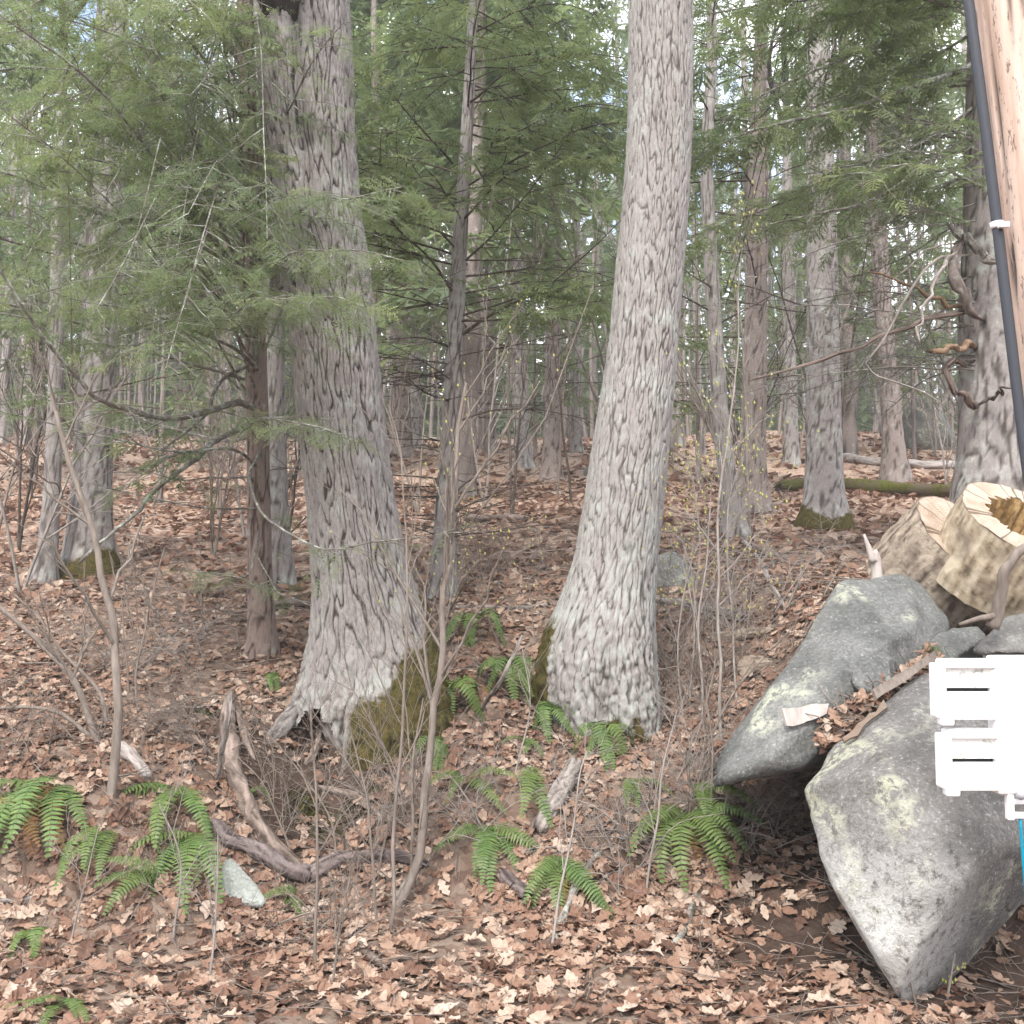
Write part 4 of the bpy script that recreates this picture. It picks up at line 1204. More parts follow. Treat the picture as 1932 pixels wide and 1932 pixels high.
# --- A: the hemlock behind the left trunk whose boughs hang across the picture's left half
A = Tree([(497, 1240, 50), (490, 1100, 46), (488, 900, 42), (486, 760, 40), (478, 560, 38), (470, 300, 34), (462, 0, 30)], M['bark_red'], 'slender reddish brown hemlock close behind the stout trunk, long boughs drooping over it', extra=4.0, d=7.25, seg=48, nrow=200, name='hemlock_tree', seed=11, freq=34, depth=0.008)
rg = np.random.default_rng(5)
fol, folb, wood = Foliage(0), Foliage(1), MB()
limb_paths = [
    ([(480, 600, 7.2), (425, 480, 6.9), (350, 390, 6.5), (270, 270, 6.1), (180, 160, 5.7), (60, 70, 5.4), (-40, 0, 5.2)], 0.022, 0.75),
    ([(480, 520, 7.2), (368, 455, 6.8), (270, 425, 6.5), (187, 403, 6.2), (59, 344, 5.9), (-60, 300, 5.6)], 0.026, 0.35),
    ([(485, 775, 7.2), (440, 758, 7.1), (365, 782, 6.7), (305, 790, 6.4), (243, 773, 6.1), (187, 756, 5.9), (156, 728, 5.8), (80, 631, 5.5), (0, 514, 5.3), (-60, 430, 5.2)], 0.026, 0.10),
    ([(478, 560, 7.2), (440, 480, 6.8), (400, 380, 6.4), (360, 250, 6.1), (300, 110, 5.8), (235, -20, 5.6)], 0.016, 0.8),
    ([(480, 500, 7.2), (430, 330, 6.8), (330, 230, 6.3), (290, 130, 6.0), (240, -10, 5.8)], 0.014, 0.8),
    ([(478, 420, 7.2), (400, 290, 6.7), (320, 190, 6.3), (260, 120, 6.0), (235, 40, 5.9)], 0.012, 0.8),
    ([(480, 640, 7.2), (520, 560, 6.6), (560, 560, 6.0), (620, 560, 5.5), (690, 580, 5.2)], 0.014, 1.0),
    ([(480, 480, 7.2), (540, 420, 6.5), (600, 380, 6.0), (680, 370, 5.5), (770, 350, 5.2)], 0.014, 1.0),
    ([(476, 350, 7.2), (520, 250, 6.6), (560, 180, 6.1), (600, 100, 5.8), (650, 40, 5.6)], 0.012, 0.8),
    ([(480, 560, 7.2), (500, 500, 6.4), (560, 480, 5.8), (640, 470, 5.4), (740, 490, 5.1)], 0.012, 1.0),
    ([(484, 680, 7.2), (450, 640, 6.6), (440, 600, 6.0), (470, 570, 5.5), (540, 560, 5.1)], 0.012, 1.0),
    ([(484, 700, 7.2), (430, 650, 6.8), (330, 610, 6.4), (230, 580, 6.1), (120, 560, 5.8), (20, 520, 5.6)], 0.014, 0.8),
    ([(480, 450, 7.2), (420, 400, 7.0), (300, 330, 6.6), (170, 300, 6.3), (30, 250, 6.0)], 0.014, 0.8),
    ([(474, 250, 7.2), (420, 180, 6.9), (330, 120, 6.5), (200, 60, 6.2), (50, 10, 6.0)], 0.014, 0.8),
    ([(474, 200, 7.2), (430, 120, 6.7), (420, 60, 6.2), (440, 0, 5.8)], 0.012, 0.9),
    ([(470, 120, 7.2), (440, 60, 6.9), (380, 10, 6.5), (300, -40, 6.2)], 0.012, 0.8),
    ([(486, 830, 7.2), (470, 800, 6.7), (500, 790, 6.2), (560, 800, 5.9), (640, 815, 5.6)], 0.009, 0.7),
    ([(486, 880, 7.2), (440, 850, 6.9), (340, 850, 6.7), (220, 830, 6.5), (60, 790, 6.2), (-40, 760, 6.0)], 0.012, 0.45),
    ([(486, 720, 7.2), (380, 690, 7.2), (260, 660, 7.0), (140, 640, 6.9), (10, 590, 6.7)], 0.012, 0.7),
    ([(480, 380, 7.2), (390, 330, 7.3), (270, 260, 7.2), (130, 200, 7.0), (0, 160, 6.8)], 0.012, 0.8),
    ([(470, 60, 7.2), (360, 0, 7.1), (200, -60, 7.0)], 0.012, 0.8),
    ([(486, 820, 7.2), (420, 830, 7.6), (300, 800, 8.0), (180, 760, 8.3), (50, 740, 8.6)], 0.012, 0.5),
]
for pth, r, lf in limb_paths:
    bough(fol if np.mean([p[2] for p in pth]) < 6.45 else folb, wood, [P(*p) for p in pth], r, rg, sub_len=0.55, sub_gap=0.075, leafy=min(1.0, lf), t0=0.3, size=(0.13, 0.25), tint=0.64 + rg.normal(0, .14), K=18, S=7, spread=0.5)
# boughs from higher up, reaching out over the road side, hanging into view
for i in range(84):
    z = rg.uniform(2.8, 7.2); p0 = A.at(z)
    tx, ty = (rg.uniform(-80, 470), rg.uniform(-120, 700)) if i % 5 else (rg.uniform(470, 770), rg.uniform(-100, 600))
    p1 = P(tx, ty, rg.uniform(5.0, 9.2))
    mid = (p0 + p1) / 2 + np.array([0, 0, 0.25])
    bough(fol if p1[1] < 5.9 else folb, wood, [p0, mid, p1], 0.010, rg, sub_len=0.55, sub_gap=0.085, leafy=0.62, t0=0.48, size=(0.13, 0.25), tint=0.64 + rg.normal(0, .16), K=12, S=5, spread=0.5)
print('near sprays', fol.count(), folb.count())
tag(wood.build('branches', M['twig_lichen'], A.e), kind='stuff')
mb = MB(); fol.into(mb); folb.into(mb); tag(mb.build('crown', M['needles'], A.e, smooth=False), kind='stuff')
# low living tips and lichened dead limbs of the same tree
fol, wood = Foliage(0), MB()
for pth, r, lf in (
    ([(492, 850, 7.2), (469, 908, 6.6), (514, 985, 6.1), (604, 1033, 5.75), (700, 1022, 5.5), (860, 1005, 5.2)], 0.012, 0.55),
    ([(490, 1000, 7.2), (470, 1080, 6.8), (430, 1090, 6.4), (380, 1080, 6.1)], 0.007, 0.9),
    ([(490, 1050, 7.2), (520, 1110, 6.8), (560, 1130, 6.6), (600, 1150, 6.45)], 0.006, 0.5),
    ([(490, 960, 7.2), (380, 960, 6.9), (250, 930, 6.7), (120, 900, 6.5)], 0.008, 0.12),
    ([(490, 900, 7.2), (400, 900, 6.8), (330, 905, 6.5), (240, 880, 6.3)], 0.008, 0.2)):
    bough(fol, wood, [P(*p) for p in pth], r, rg, sub_len=0.35, sub_gap=0.09, leafy=lf, t0=0.45 if lf > 0.5 else 0.3, size=(0.12, 0.22), tint=0.5, K=16, S=6, spread=0.4)
mb = MB(); fol.into(mb); tag(mb.build('low_needles', M['needles'], A.e, smooth=False), kind='stuff')
tag(wood.build('low_branches', M['twig_lichen'], A.e), kind='stuff')
for pth, r in (([(243, 413, 6.35), (330, 410, 6.5), (451, 399, 7.2)], [0.012, 0.018, 0.02]), ([(146, 1061, 5.9), (180, 1030, 6.0), (253, 974, 6.3), (288, 929, 6.5), (417, 828, 7.05), (486, 790, 7.25)], [0.008, 0.013, 0.017, 0.02]),
               ([(300, 850, 6.4), (380, 790, 6.9), (412, 722, 7.1), (470, 690, 7.25)], [0.006, 0.012, 0.014])):
    mb, pp = px_tube(pth, r, None, None, None, seed=7, amp=0.02)
    mb.build('dead_limb', M['twig_lichen'], A.e)

# --- B: the hemlock between the two big trunks
B = Tree([(836, 1112, 48), (842, 960, 42), (848, 850, 38), (858, 650, 33), (868, 450, 28), (878, 300, 24), (886, 150, 20), (894, 0, 17)], M['bark_grey'], 'straight slim hemlock with a green crown, in the gap between the two big trunks', extra=3.0, d=8.5, seg=44, nrow=160, name='hemlock_tree', seed=21, freq=34, depth=0.006)
nB = crown(B, 1, 31, 4.1, 9.2, 56, 2.0, leafy=0.56, tint=0.68, dead=34, dz=(1.9, 4.4), sub_len=0.6, sub_gap=0.085, r0=0.011)
fol, wood = Foliage(1), MB()
rg = np.random.default_rng(8)
for pth, r, lf in (([(862, 640, 8.5), (950, 580, 8.3), (1060, 520, 8.1), (1180, 410, 7.9)], 0.016, 0.15), ([(868, 500, 8.5), (930, 440, 8.3), (1000, 360, 8.0), (1080, 240, 7.8)], 0.010, 0.3),
                   ([(858, 660, 8.5), (800, 640, 8.3), (720, 640, 8.1)], 0.012, 0.1), ([(862, 610, 8.5), (960, 600, 8.1), (1050, 580, 7.8), (1140, 570, 7.6)], 0.012, 1.0),
                   ([(862, 600, 8.5), (990, 560, 8.2), (1100, 540, 8.0), (1170, 520, 7.9)], 0.010, 1.0),
                   ([(862, 560, 8.5), (800, 480, 8.2), (740, 420, 8.0), (690, 330, 7.8)], 0.014, 0.5), ([(868, 420, 8.5), (960, 330, 8.1), (1080, 300, 7.8), (1170, 300, 7.6)], 0.012, 1.0),
                   ([(870, 330, 8.5), (800, 250, 8.1), (740, 180, 7.8), (690, 160, 7.6)], 0.012, 1.0), ([(880, 200, 8.5), (970, 130, 8.1), (1080, 100, 7.8), (1180, 110, 7.6)], 0.012, 1.0),
                   ([(856, 720, 8.5), (760, 700, 8.3), (700, 720, 8.2)], 0.010, 0.0), ([(850, 800, 8.5), (960, 770, 8.3), (1110, 790, 8.1)], 0.010, 0.0), ([(855, 760, 8.5), (800, 740, 8.2), (740, 690, 8.0)], 0.012, 0.0)):
    bough(fol, wood, [P(*p) for p in pth], r, rg, sub_len=0.55, sub_gap=0.075, leafy=lf, size=(0.16, 0.3), tint=0.62, K=14, S=6)
mb = MB(); fol.into(mb); tag(mb.build('crown', M['needles'], B.e, smooth=False), kind='stuff')
tag(wood.build('branches', M['twig_dark'], B.e), kind='stuff')

# --- C: the broken hemlock at the right, half hidden by the pole
C = Tree([(1876, 935, 150), (1874, 850, 124), (1872, 700, 118), (1870, 560, 112), (1868, 430, 96), (1866, 250, 84), (1866, 0, 70)], M['bark_grey'], 'thick scarred hemlock trunk behind the pole with broken stubs and a peeled burl', extra=4.0, d=8.4, seg=72, nrow=220, name='hemlock_tree', seed=27, freq=22, depth=0.014)
fol, wood, deadw = Foliage(1), MB(), MB()
rg = np.random.default_rng(9)
for pth, r, lf in (([(1862, 90, 8.4), (1830, 125, 8.2), (1700, 170, 8.0), (1600, 205, 7.8), (1500, 225, 7.6), (1400, 255, 7.5), (1300, 300, 7.4)], 0.030, 0.7),
                   ([(1862, 180, 8.4), (1750, 262, 8.2), (1650, 300, 8.0), (1560, 320, 7.9), (1480, 330, 7.8)], 0.016, 0.35),
                   ([(1862, 245, 8.4), (1830, 262, 8.3), (1750, 305, 8.1), (1700, 345, 8.0), (1620, 385, 7.9), (1540, 405, 7.8), (1450, 425, 7.7)], 0.024, 0.3),
                   ([(1864, 0, 8.4), (1740, 40, 8.2), (1640, 90, 8.0), (1520, 140, 7.9), (1420, 190, 7.8), (1310, 265, 7.7)], 0.018, 0.9),
                   ([(1864, -40, 8.4), (1700, 0, 8.2), (1560, 40, 8.0), (1420, 90, 7.9), (1320, 120, 7.8)], 0.018, 1.0),
                   ([(1866, 40, 8.4), (1760, 110, 8.6), (1650, 160, 8.8), (1540, 200, 9.0), (1440, 240, 9.2)], 0.016, 0.8),
                   ([(1866, 320, 8.4), (1800, 340, 8.5), (1720, 400, 8.5), (1640, 440, 8.6), (1560, 470, 8.6)], 0.012, 0.2),
                   ([(1866, -120, 8.4), (1720, -90, 8.0), (1560, -40, 7.8), (1400, 10, 7.6)], 0.016, 1.0),
                   ([(1866, 400, 8.4), (1780, 440, 8.6), (1680, 500, 8.8), (1560, 540, 9.0)], 0.010, 0.15)):
    bough(fol, wood, [P(*p) for p in pth], r, rg, sub_len=0.6, sub_gap=0.085, leafy=min(1, lf * 1.3), size=(0.17, 0.32), tint=0.62, K=18, S=6)
for i in range(22):
    z = rg.uniform(4.6, 9.0); a = math.radians(rg.uniform(100, 260)); h = np.array([math.cos(a), math.sin(a), 0]); L = rg.uniform(1.5, 3.2)
    p0 = C.at(z)
    bough(fol, wood, [p0, p0 + h * L * .5 + [0, 0, -.1], p0 + h * L + [0, 0, -.5]], 0.014, rg, sub_len=0.6, sub_gap=0.09, leafy=0.7, size=(0.16, 0.29), tint=0.68, K=12, S=5)
mb = MB(); fol.into(mb); tag(mb.build('crown', M['needles'], C.e, smooth=False), kind='stuff')
tag(wood.build('branches', M['twig_lichen'], C.e), kind='stuff')
for nm, pth, r, mt in (('broken_stub', [(1835, 590, 8.2), (1760, 600, 8.0), (1690, 625, 7.8), (1600, 660, 7.6), (1500, 700, 7.5), (1420, 720, 7.4)], [0.035, 0.030, 0.024, 0.018, 0.010], 'log_brown'),
                       ('broken_stub', [(1835, 588, 8.2), (1790, 575, 8.1), (1720, 540, 8.0), (1640, 508, 7.9)], [0.028, 0.022, 0.016, 0.010], 'stick_shell'),
                       ('curved_branch', [(1820, 690, 8.2), (1798, 680, 8.0), (1790, 712, 7.95), (1810, 745, 8.0), (1850, 765, 8.15)], [0.040, 0.036, 0.034, 0.038, 0.05], 'log_brown'),
                       ('broken_stub', [(1835, 650, 8.2), (1810, 656, 8.0), (1772, 660, 7.85)], [0.045, 0.036, 0.03], 'stick_shell'),
                       ('broken_stub', [(1870, 755, 8.1), (1888, 738, 7.95), (1898, 732, 7.9)], [0.022, 0.016, 0.010], 'twig_dark'),
                       ('peeled_burl', [(1815, 440, 8.15), (1800, 480, 8.05), (1806, 530, 8.0), (1822, 575, 8.05), (1850, 600, 8.15)], [0.03, 0.055, 0.075, 0.06, 0.03], 'bark_hem'),
                       ('lichened_knob', [(1806, 440, 8.05), (1830, 455, 8.0), (1850, 478, 7.95), (1868, 492, 7.95)], [0.05, 0.045, 0.04, 0.055], 'log_lichen'),
                       ('peeling_strip', [(1800, 480, 8.0), (1775, 505, 7.9), (1760, 540, 7.85), (1745, 580, 7.8), (1730, 640, 7.8)], [0.016, 0.026, 0.020, 0.014, 0.018], 'log_silver'),
                       ('hanging_branch', [(1835, 480, 8.1), (1760, 490, 7.9), (1720, 540, 7.8), (1680, 620, 7.75), (1640, 670, 7.7), (1635, 710, 7.7), (1690, 715, 7.7), (1740, 740, 7.7), (1790, 770, 7.7)], [0.010, 0.016, 0.015, 0.014, 0.013, 0.012, 0.010, 0.008, 0.005], 'twig_grey'),
                       ('hanging_branch', [(1835, 455, 8.1), (1760, 460, 8.0), (1740, 480, 7.95), (1700, 520, 7.9), (1650, 560, 7.9)], [0.008, 0.010, 0.008, 0.004], 'twig_grey')):
    ctl = spline([P(*p) for p in pth], 13) + np.random.default_rng(int(pth[0][1])).normal(0, 0.016, (13, 3))
    pts = np.stack([np.interp(np.linspace(0, 12, 34), np.arange(13), ctl[:, a_]) for a_ in range(3)], -1)
    mb = MB(); rough_tube(mb, pts, 0.68 * np.interp(np.linspace(0, 1, 34), np.linspace(0, 1, len(r)), r), 14, pth[0][1] * .1, groove=0.42, jag=1.6)
    mb.build(nm, M[mt], C.e)
rg = np.random.default_rng(91)
mb = MB()
for i in range(24):
    y = rg.uniform(250, 720)
    a = P(1840, y, 8.2); b = P(rg.uniform(1380, 1740), y + rg.uniform(-40, 130), rg.uniform(7.4, 10.5))
    twig_fan(mb, [a, (a + b) / 2 + [0, 0, .1], b], 0.008, 0.003, rg, n=11, length=(0.3, 0.9), up=0.1, lvl=2, S=5, thin=0.0022)
tag(mb.build('dead_branches', M['twig_lichen'], C.e), kind='stuff')

# --- further trunks that can be told apart
T = []
T.append(Tree([(168, 1082, 88), (172, 950, 74), (178, 800, 68), (190, 600, 60), (202, 400, 54), (212, 200, 48), (220, 0, 42)], M['bark_grey'], 'thick grey trunk with a mossy foot behind the thin leaning sapling', d=10.0, seed=31, moss_h=0.25, seg=56, nrow=180))
T.append(Tree([(84, 1112, 40), (93, 1000, 34), (99, 920, 31), (106, 700, 27), (110, 400, 24)], M['bark_grey'], 'smaller greenish grey trunk beside the thick grey trunk, foot in leaves', d=9.6, seed=32))
T.append(Tree([(535, 1095, 42), (526, 960, 36), (522, 800, 33), (520, 500, 30)], M['bark_grey'], 'smooth grey trunk tucked close behind the stout furrowed trunk', d=9.2, seed=33))
T.append(Tree([(1388, 1002, 46), (1376, 930, 36), (1360, 800, 31), (1350, 640, 28), (1340, 480, 25), (1332, 300, 22), (1345, 100, 20)], M['bark_grey'], 'leaning bluish grey trunk behind the budding brush', d=11.0, seed=34))
T.append(Tree([(1418, 945, 62), (1420, 860, 48), (1424, 700, 44), (1428, 500, 40), (1430, 300, 36)], M['bark_hem'], 'dark rough hemlock trunk behind the budding brush', d=13.0, seed=35, name='hemlock_tree'))
T.append(Tree([(1557, 992, 84), (1555, 940, 70), (1554, 800, 64), (1552, 600, 58), (1550, 400, 54), (1545, 200, 48), (1542, 0, 42)], M['bark_grey'], 'straight pinkish grey trunk with a dark mossy foot before the green log', d=11.8, seed=36, moss_h=0.28, seg=56, nrow=180, freq=30))
T.append(Tree([(1690, 895, 50), (1684, 820, 38), (1676, 700, 34), (1664, 550, 32), (1654, 380, 30), (1645, 150, 26)], M['bark_hem'], 'slim brown trunk with splayed roots just beyond the green log', d=17.5, seed=37))
T.append(Tree([(1492, 838, 30), (1490, 750, 26), (1488, 600, 24), (1486, 400, 22)], M['bark_grey'], 'thin pale trunk between the dark hemlock and the straight trunk', d=21, seed=38))
T.append(Tree([(1040, 935, 42), (1041, 850, 34), (1043, 700, 31), (1046, 500, 28)], M['bark_hem'], 'brown trunk among the slope trees, nearest the pale leaning trunk', d=18, seed=39))
T.append(Tree([(990, 892, 36), (984, 820, 29), (978, 700, 26), (975, 500, 24)], M['bark_grey'], 'grey forked-looking trunk standing between slim trunks on the slope', d=21, seed=40))
T.append(Tree([(925, 862, 26), (924, 780, 21), (922, 640, 19)], M['bark_hem'], 'thin brown trunk on the slope above the dark short log', d=24, seed=41))
T.append(Tree([(757, 835, 42), (757, 760, 34), (755, 640, 32), (752, 450, 29)], M['bark_hem'], 'dark trunk on the slope just past the stout furrowed trunk', d=24, seed=42))
T.append(Tree([(783, 830, 30), (782, 740, 26), (780, 600, 24)], M['bark_grey'], 'slim pale trunk next to the dark trunk on the slope', d=27, seed=43))
T.append(Tree([(1088, 858, 22), (1088, 780, 18), (1090, 600, 17)], M['bark_grey'], 'very thin grey trunk on the slope beside the pale leaning trunk', d=24, seed=44))
for i, tr in enumerate(T):
    hem = i in (4, 6, 8, 9, 10, 11, 12)
    zt = tr.zs[-1]
    if hem:
        crown(tr, 2 if tr.d > 13.5 else 1, 200 + i, tr.zb + 0.27 * tr.d, max(zt, 1.6 + 0.66 * tr.d), 34, 2.6 if tr.d > 13.5 else 2.2, leafy=0.7, tint=0.42, dead=16, dz=(tr.zb + 1.2, tr.zb + 0.3 * tr.d), size=(0.35, 0.6) if tr.d > 13.5 else (0.18, 0.32), sub_len=0.8, sub_gap=0.16)
    else:
        limbs(tr.e, tr.at(zt - 0.2), float(tr.R[-40]), M['bark_grey'], 70 + i, 4, 2.5)
        rg = np.random.default_rng(400 + i); mb = MB()
        for _ in range(7):
            p0 = tr.at(rg.uniform(tr.zb + 1.5, min(zt, tr.zb + 6))); a = rg.uniform(0, 6.28)
            L = rg.uniform(0.6, 1.6); h = np.array([math.cos(a) * L, math.sin(a) * L, rg.uniform(-.1, .5) * L])
            twig_fan(mb, [p0, p0 + h * .5, p0 + h], 0.012, 0.004, rg, n=6, length=(0.2, 0.6), up=0.2, lvl=1, S=5, K=8)
        tag(mb.build('dead_branches', M['twig_dark'], tr.e), kind='stuff')

# --- slope woods further off: hemlocks and bare trunks, each its own tree
rg = np.random.default_rng(77)
spots = []
tries = 0
while len(spots) < 44 and tries < 5000:
    tries += 1
    y = 15 + 40 * rg.random() ** 0.8
    x = rg.uniform(-0.62, 0.62) * y
    if all((x - a) ** 2 + (y - b) ** 2 > 4.5 for a, b in spots) and all(abs(x / y - (tr.cx[0] / tr.d)) > 0.012 for tr in T + [B]):
        spots.append((x, y))
protos = []
def far_tree(x, y, i):
    z = hgt(x, y)
    hem = rg.random() < 0.72
    r = rg.uniform(0.09, 0.20)
    px = W0 / 2 + 0
    H = max(11.0, 0.68 * y) + rg.uniform(0, 2)
    e = tree_root('hemlock_tree' if hem else 'tree', [x, y, z], 'dark needled hemlock among the woods far up the slope' if hem else 'bare grey trunk among the woods far up the slope', 'hemlocks far up the slope' if hem else 'bare trunks far up the slope')
    zs = np.linspace(z - 0.4, z + H, 40)
    lean = rg.normal(0, 0.02)
    cxs = x + lean * (zs - z) + 0.05 * gnoise(np.stack([zs * .5, zs * 0, zs * 0 + i], -1))
    R = r * (1 - 0.75 * np.clip((zs - z) / H, 0, 1)) * (1 + 0.4 * np.exp(-np.clip(zs - z, 0, None) / 0.2))
    v, q, c = trunk(zs, cxs, np.full_like(zs, y), R, 14, i, freq=16, depth=0.008)
    MB().add(v, q, None, c).build('trunk', M['bark_hem' if hem else 'bark_grey'], e)
    class TT: pass
    t = TT(); t.e = e; t.at = lambda zz: np.array([np.interp(zz, zs, cxs), y, zz]); t.zb = z; t.d = y
    if hem:
        z0 = z + rg.uniform(0.05, 0.20) * y
        crown(t, 2, 500 + i, z0, z + H, 33, rg.uniform(2.2, 3.2), leafy=0.6, tint=rg.uniform(0.3, 0.55), dead=8, dz=(z + 1.0, z0 + 1), size=(0.5, 0.85), sub_len=0.9, sub_gap=0.26, r0=0.022)
    else:
        mb = MB()
        for _ in range(12):
            p0 = t.at(z + rg.uniform(2.0, H)); a = rg.uniform(0, 6.28); L = rg.uniform(0.8, 2.2)
            h = np.array([math.cos(a) * L, math.sin(a) * L, rg.uniform(0, .9) * L])
            twig_fan(mb, [p0, p0 + h * .5, p0 + h], 0.022, 0.006, rg, n=5, length=(0.4, 1.0), up=0.3, lvl=1, S=4, K=6)
        tag(mb.build('branches', M['twig_dark'], e), kind='stuff')
for i, (x, y) in enumerate(spots): far_tree(x, y, i + 1)

# --- young hemlocks that fill the middle distance
rg = np.random.default_rng(123)
for i, (px, d_) in enumerate(((300, 15), (395, 21), (560, 19), (690, 22), (735, 30), (905, 26), (960, 34), (1010, 23), (1075, 30), (1320, 17), (1440, 23), (1500, 30), (1610, 26), (1730, 22), (1800, 30), (60, 18), (150, 26))):
    x = (px - W0 / 2) / FOC * d_; z = hgt(x, d_); H = rg.uniform(0.20, 0.34) * d_
    e = tree_root('young_hemlock', [x, d_, z], 'young needled hemlock growing between trunks on the slope', 'young hemlocks on the slope')
    zs = np.linspace(z - 0.2, z + H, 16)
    v, q, c = trunk(zs, np.full(16, x), np.full(16, float(d_)), 0.05 * (1 - 0.8 * np.linspace(0, 1, 16)), 8, i, freq=16, depth=0.003)
    MB().add(v, q, None, c).build('trunk', M['bark_hem'], e)
    class YT: pass
    t = YT(); t.e = e; t.at = lambda zz, x=x, d_=d_: np.array([x, float(d_), zz])
    crown(t, 2, 900 + i, z + 0.25 * H, z + H, 20, rg.uniform(1.1, 1.7), leafy=0.6, tint=rg.uniform(0.45, 0.65), size=(0.3, 0.5), sub_len=0.6, sub_gap=0.16, r0=0.012)

# --- bare understorey saplings on the slope
rg = np.random.default_rng(55)
for i in range(46):
    y = 8.8 + 20 * rg.random() ** 1.4; x = rg.uniform(-0.56, 0.56) * y
    if y < 10.5 and abs(x) < 1.0: x += 1.6 * np.sign(x + 0.01)
    z = hgt(x, y); H = rg.uniform(1.2, 4.0) * (0.6 + y / 25)
    e = thing('sapling', [x, y, z], 'thin bare sapling among the trunks on the slope', 'sapling', 'bare saplings on the slope')
    mb = MB()
    for s_ in range(rg.integers(1, 3)):
        ln = rg.normal(0, 0.22, 2) * H
        base = np.array([x, y, z - 0.05])
        twig_fan(mb, [base, base + [ln[0] * .4, ln[1] * .4, H * .5], base + [ln[0], ln[1], H]], 0.012 + 0.0006 * y, 0.003 + 0.0002 * y, rg, n=9, length=(0.4, 1.5), up=0.3, lvl=2, K=9, S=5, t0=0.12, thin=0.0016 + 0.00022 * y)
    mb.build('stem', M[('twig_grey', 'twig_brown', 'twig_dark')[i % 3]], e)

# --- beyond, the wood reads as one mass
fol, wood, far_tr = Foliage(2), MB(), MB()
n = 200
y = rg.uniform(50, 92, n); x = rg.uniform(-0.66, 0.66, n) * y; z = height(x, y)
H = rg.uniform(14, 30, n)
t = np.linspace(0, 1, 6)
pts = np.stack([x[:, None] + rg.normal(0, .15, (n, 6)), np.repeat(y[:, None], 6, 1), z[:, None] - 0.4 + H[:, None] * t[None]], -1)
tubes(far_tr, pts, rg.uniform(0.10, 0.26, n)[:, None] * (1 - 0.7 * t)[None], 6, col=(0.6, 0, 0))
m = 105
o = pts[:, 0][:, None] + np.zeros((n, m, 3))
hf = rg.random((n, m)) ** 1.9
o[..., 2] = z[:, None] + H[:, None] * hf
a = rg.uniform(0, 6.28, (n, m)); rr = (1.15 - hf) * 3.8 * rg.random((n, m)) ** 0.6
o[..., 0] += np.cos(a) * rr; o[..., 1] += np.sin(a) * rr
xx = np.stack([np.cos(a), np.sin(a), 0 * a - 0.2], -1)
keep = (rg.random(n) < 0.7)
o, xx = o[keep].reshape(-1, 3), xx[keep].reshape(-1, 3)
fol.add(o, xx, np.array([0, 0, 1.0]) + rg.normal(0, .5, o.shape), rg.uniform(1.3, 2.6, len(o)), np.clip(rg.normal(0.4, 0.12, len(o)), 0, 1))
nb = 520
yb = rg.uniform(36, 95, nb); xb = rg.uniform(-0.62, 0.62, nb) * yb; zb_ = height(xb, yb); Hb = rg.uniform(3, 14, nb)
tb = np.linspace(0, 1, 3)
pb = np.stack([xb[:, None] + rg.normal(0, .3, (nb, 3)) * tb, np.repeat(yb[:, None], 3, 1), zb_[:, None] - .3 + Hb[:, None] * tb[None]], -1)
tubes(far_tr, pb, rg.uniform(0.03, 0.10, nb)[:, None] * (1 - 0.5 * tb)[None], 4, col=(0.7, 0, 0))
fw = thing('far_woodland', [0, 70, hgt(0, 70)], 'distant mass of hemlock woods along the top of the slope', 'woodland'); fw['kind'] = 'stuff'
mb = MB(); fol.into(mb); tag(mb.build('foliage', M['needles'], fw, smooth=False), kind='stuff')
tag(far_tr.build('trunks', M['bark_hem'], fw), kind='stuff')

# ================================================================== FALLEN LOGS AND WOOD
def fallen(name, label, pxs, r, mat, cat='log', seed=1, K=26, S=12, amp=0.015, group=None, sink=0.0):
    pts = []
    rm = r if np.isscalar(r) else float(np.mean(r))
    for p in pxs:
        w = P(*p) if len(p) == 3 else G(p[0], p[1])
        if len(p) == 2: w = w + np.array([0, 0, rm * (1 - sink)])
        pts.append(w)
    pts = wobble(spline(pts, K), amp, 4, seed)
    rr = np.full(K, r) if np.isscalar(r) else np.interp(np.linspace(0, 1, K), np.linspace(0, 1, len(r)), r)
    rr = rr * (1 + 0.14 * gnoise(pts * 0.35 / max(rm, .01) + seed))
    mb = MB(); rough_tube(mb, pts, rr, 20 if rm > 0.02 else 12, seed)
    return tag(mb.build(name, mat, at=pts[0]), label, cat, group)

o = fallen('fallen_log', 'long green mossy log lying behind the straight pinkish trunk', [(1470, 930), (1530, 925), (1600, 928), (1700, 935), (1800, 940), (1900, 945)], 0.10, M['moss'], seed=2, S=16)
fallen('fallen_log', 'pale barkless log lying uphill of the green mossy log', [(1585, 868), (1640, 878), (1700, 882), (1760, 886), (1800, 884)], 0.09, M['log_silver'], seed=3)
fallen('fallen_log', 'short dark rotten log on the leaves between the two big trunks', [(880, 987), (920, 986), (960, 987), (990, 988)], 0.055, M['root'], seed=4)
fallen('fallen_log', 'thin fallen trunk high on the slope past the stout trunk', [(745, 838), (800, 832), (870, 836), (960, 842)], 0.08, M['log_lichen'], seed=5)
fallen('fallen_log', 'dark log lying across the leaves behind the left brush', [(640, 1145), (560, 1150), (470, 1150)], 0.04, M['log_brown'], seed=6)
fallen('fallen_branch', 'crooked dark branch lying on leaves uphill of the slab boulder', [(1390, 1020), (1430, 1040), (1470, 1062), (1510, 1070), (1545, 1066)], [0.03, 0.035, 0.03, 0.012], M['log_brown'], 'branch', 7)
fallen('fallen_branch', 'grey branch slanting down the leaves toward the sawn log', [(1400, 1020), (1430, 1060), (1455, 1110), (1480, 1150)], [0.022, 0.022, 0.02, 0.014], M['log_grey'], 'branch', 8)
fallen('fallen_log', 'weathered log lying in leaves beside the foot of the pale trunk', [(1235, 1140), (1290, 1148), (1350, 1160), (1400, 1175)], 0.035, M['log_grey'], seed=9)
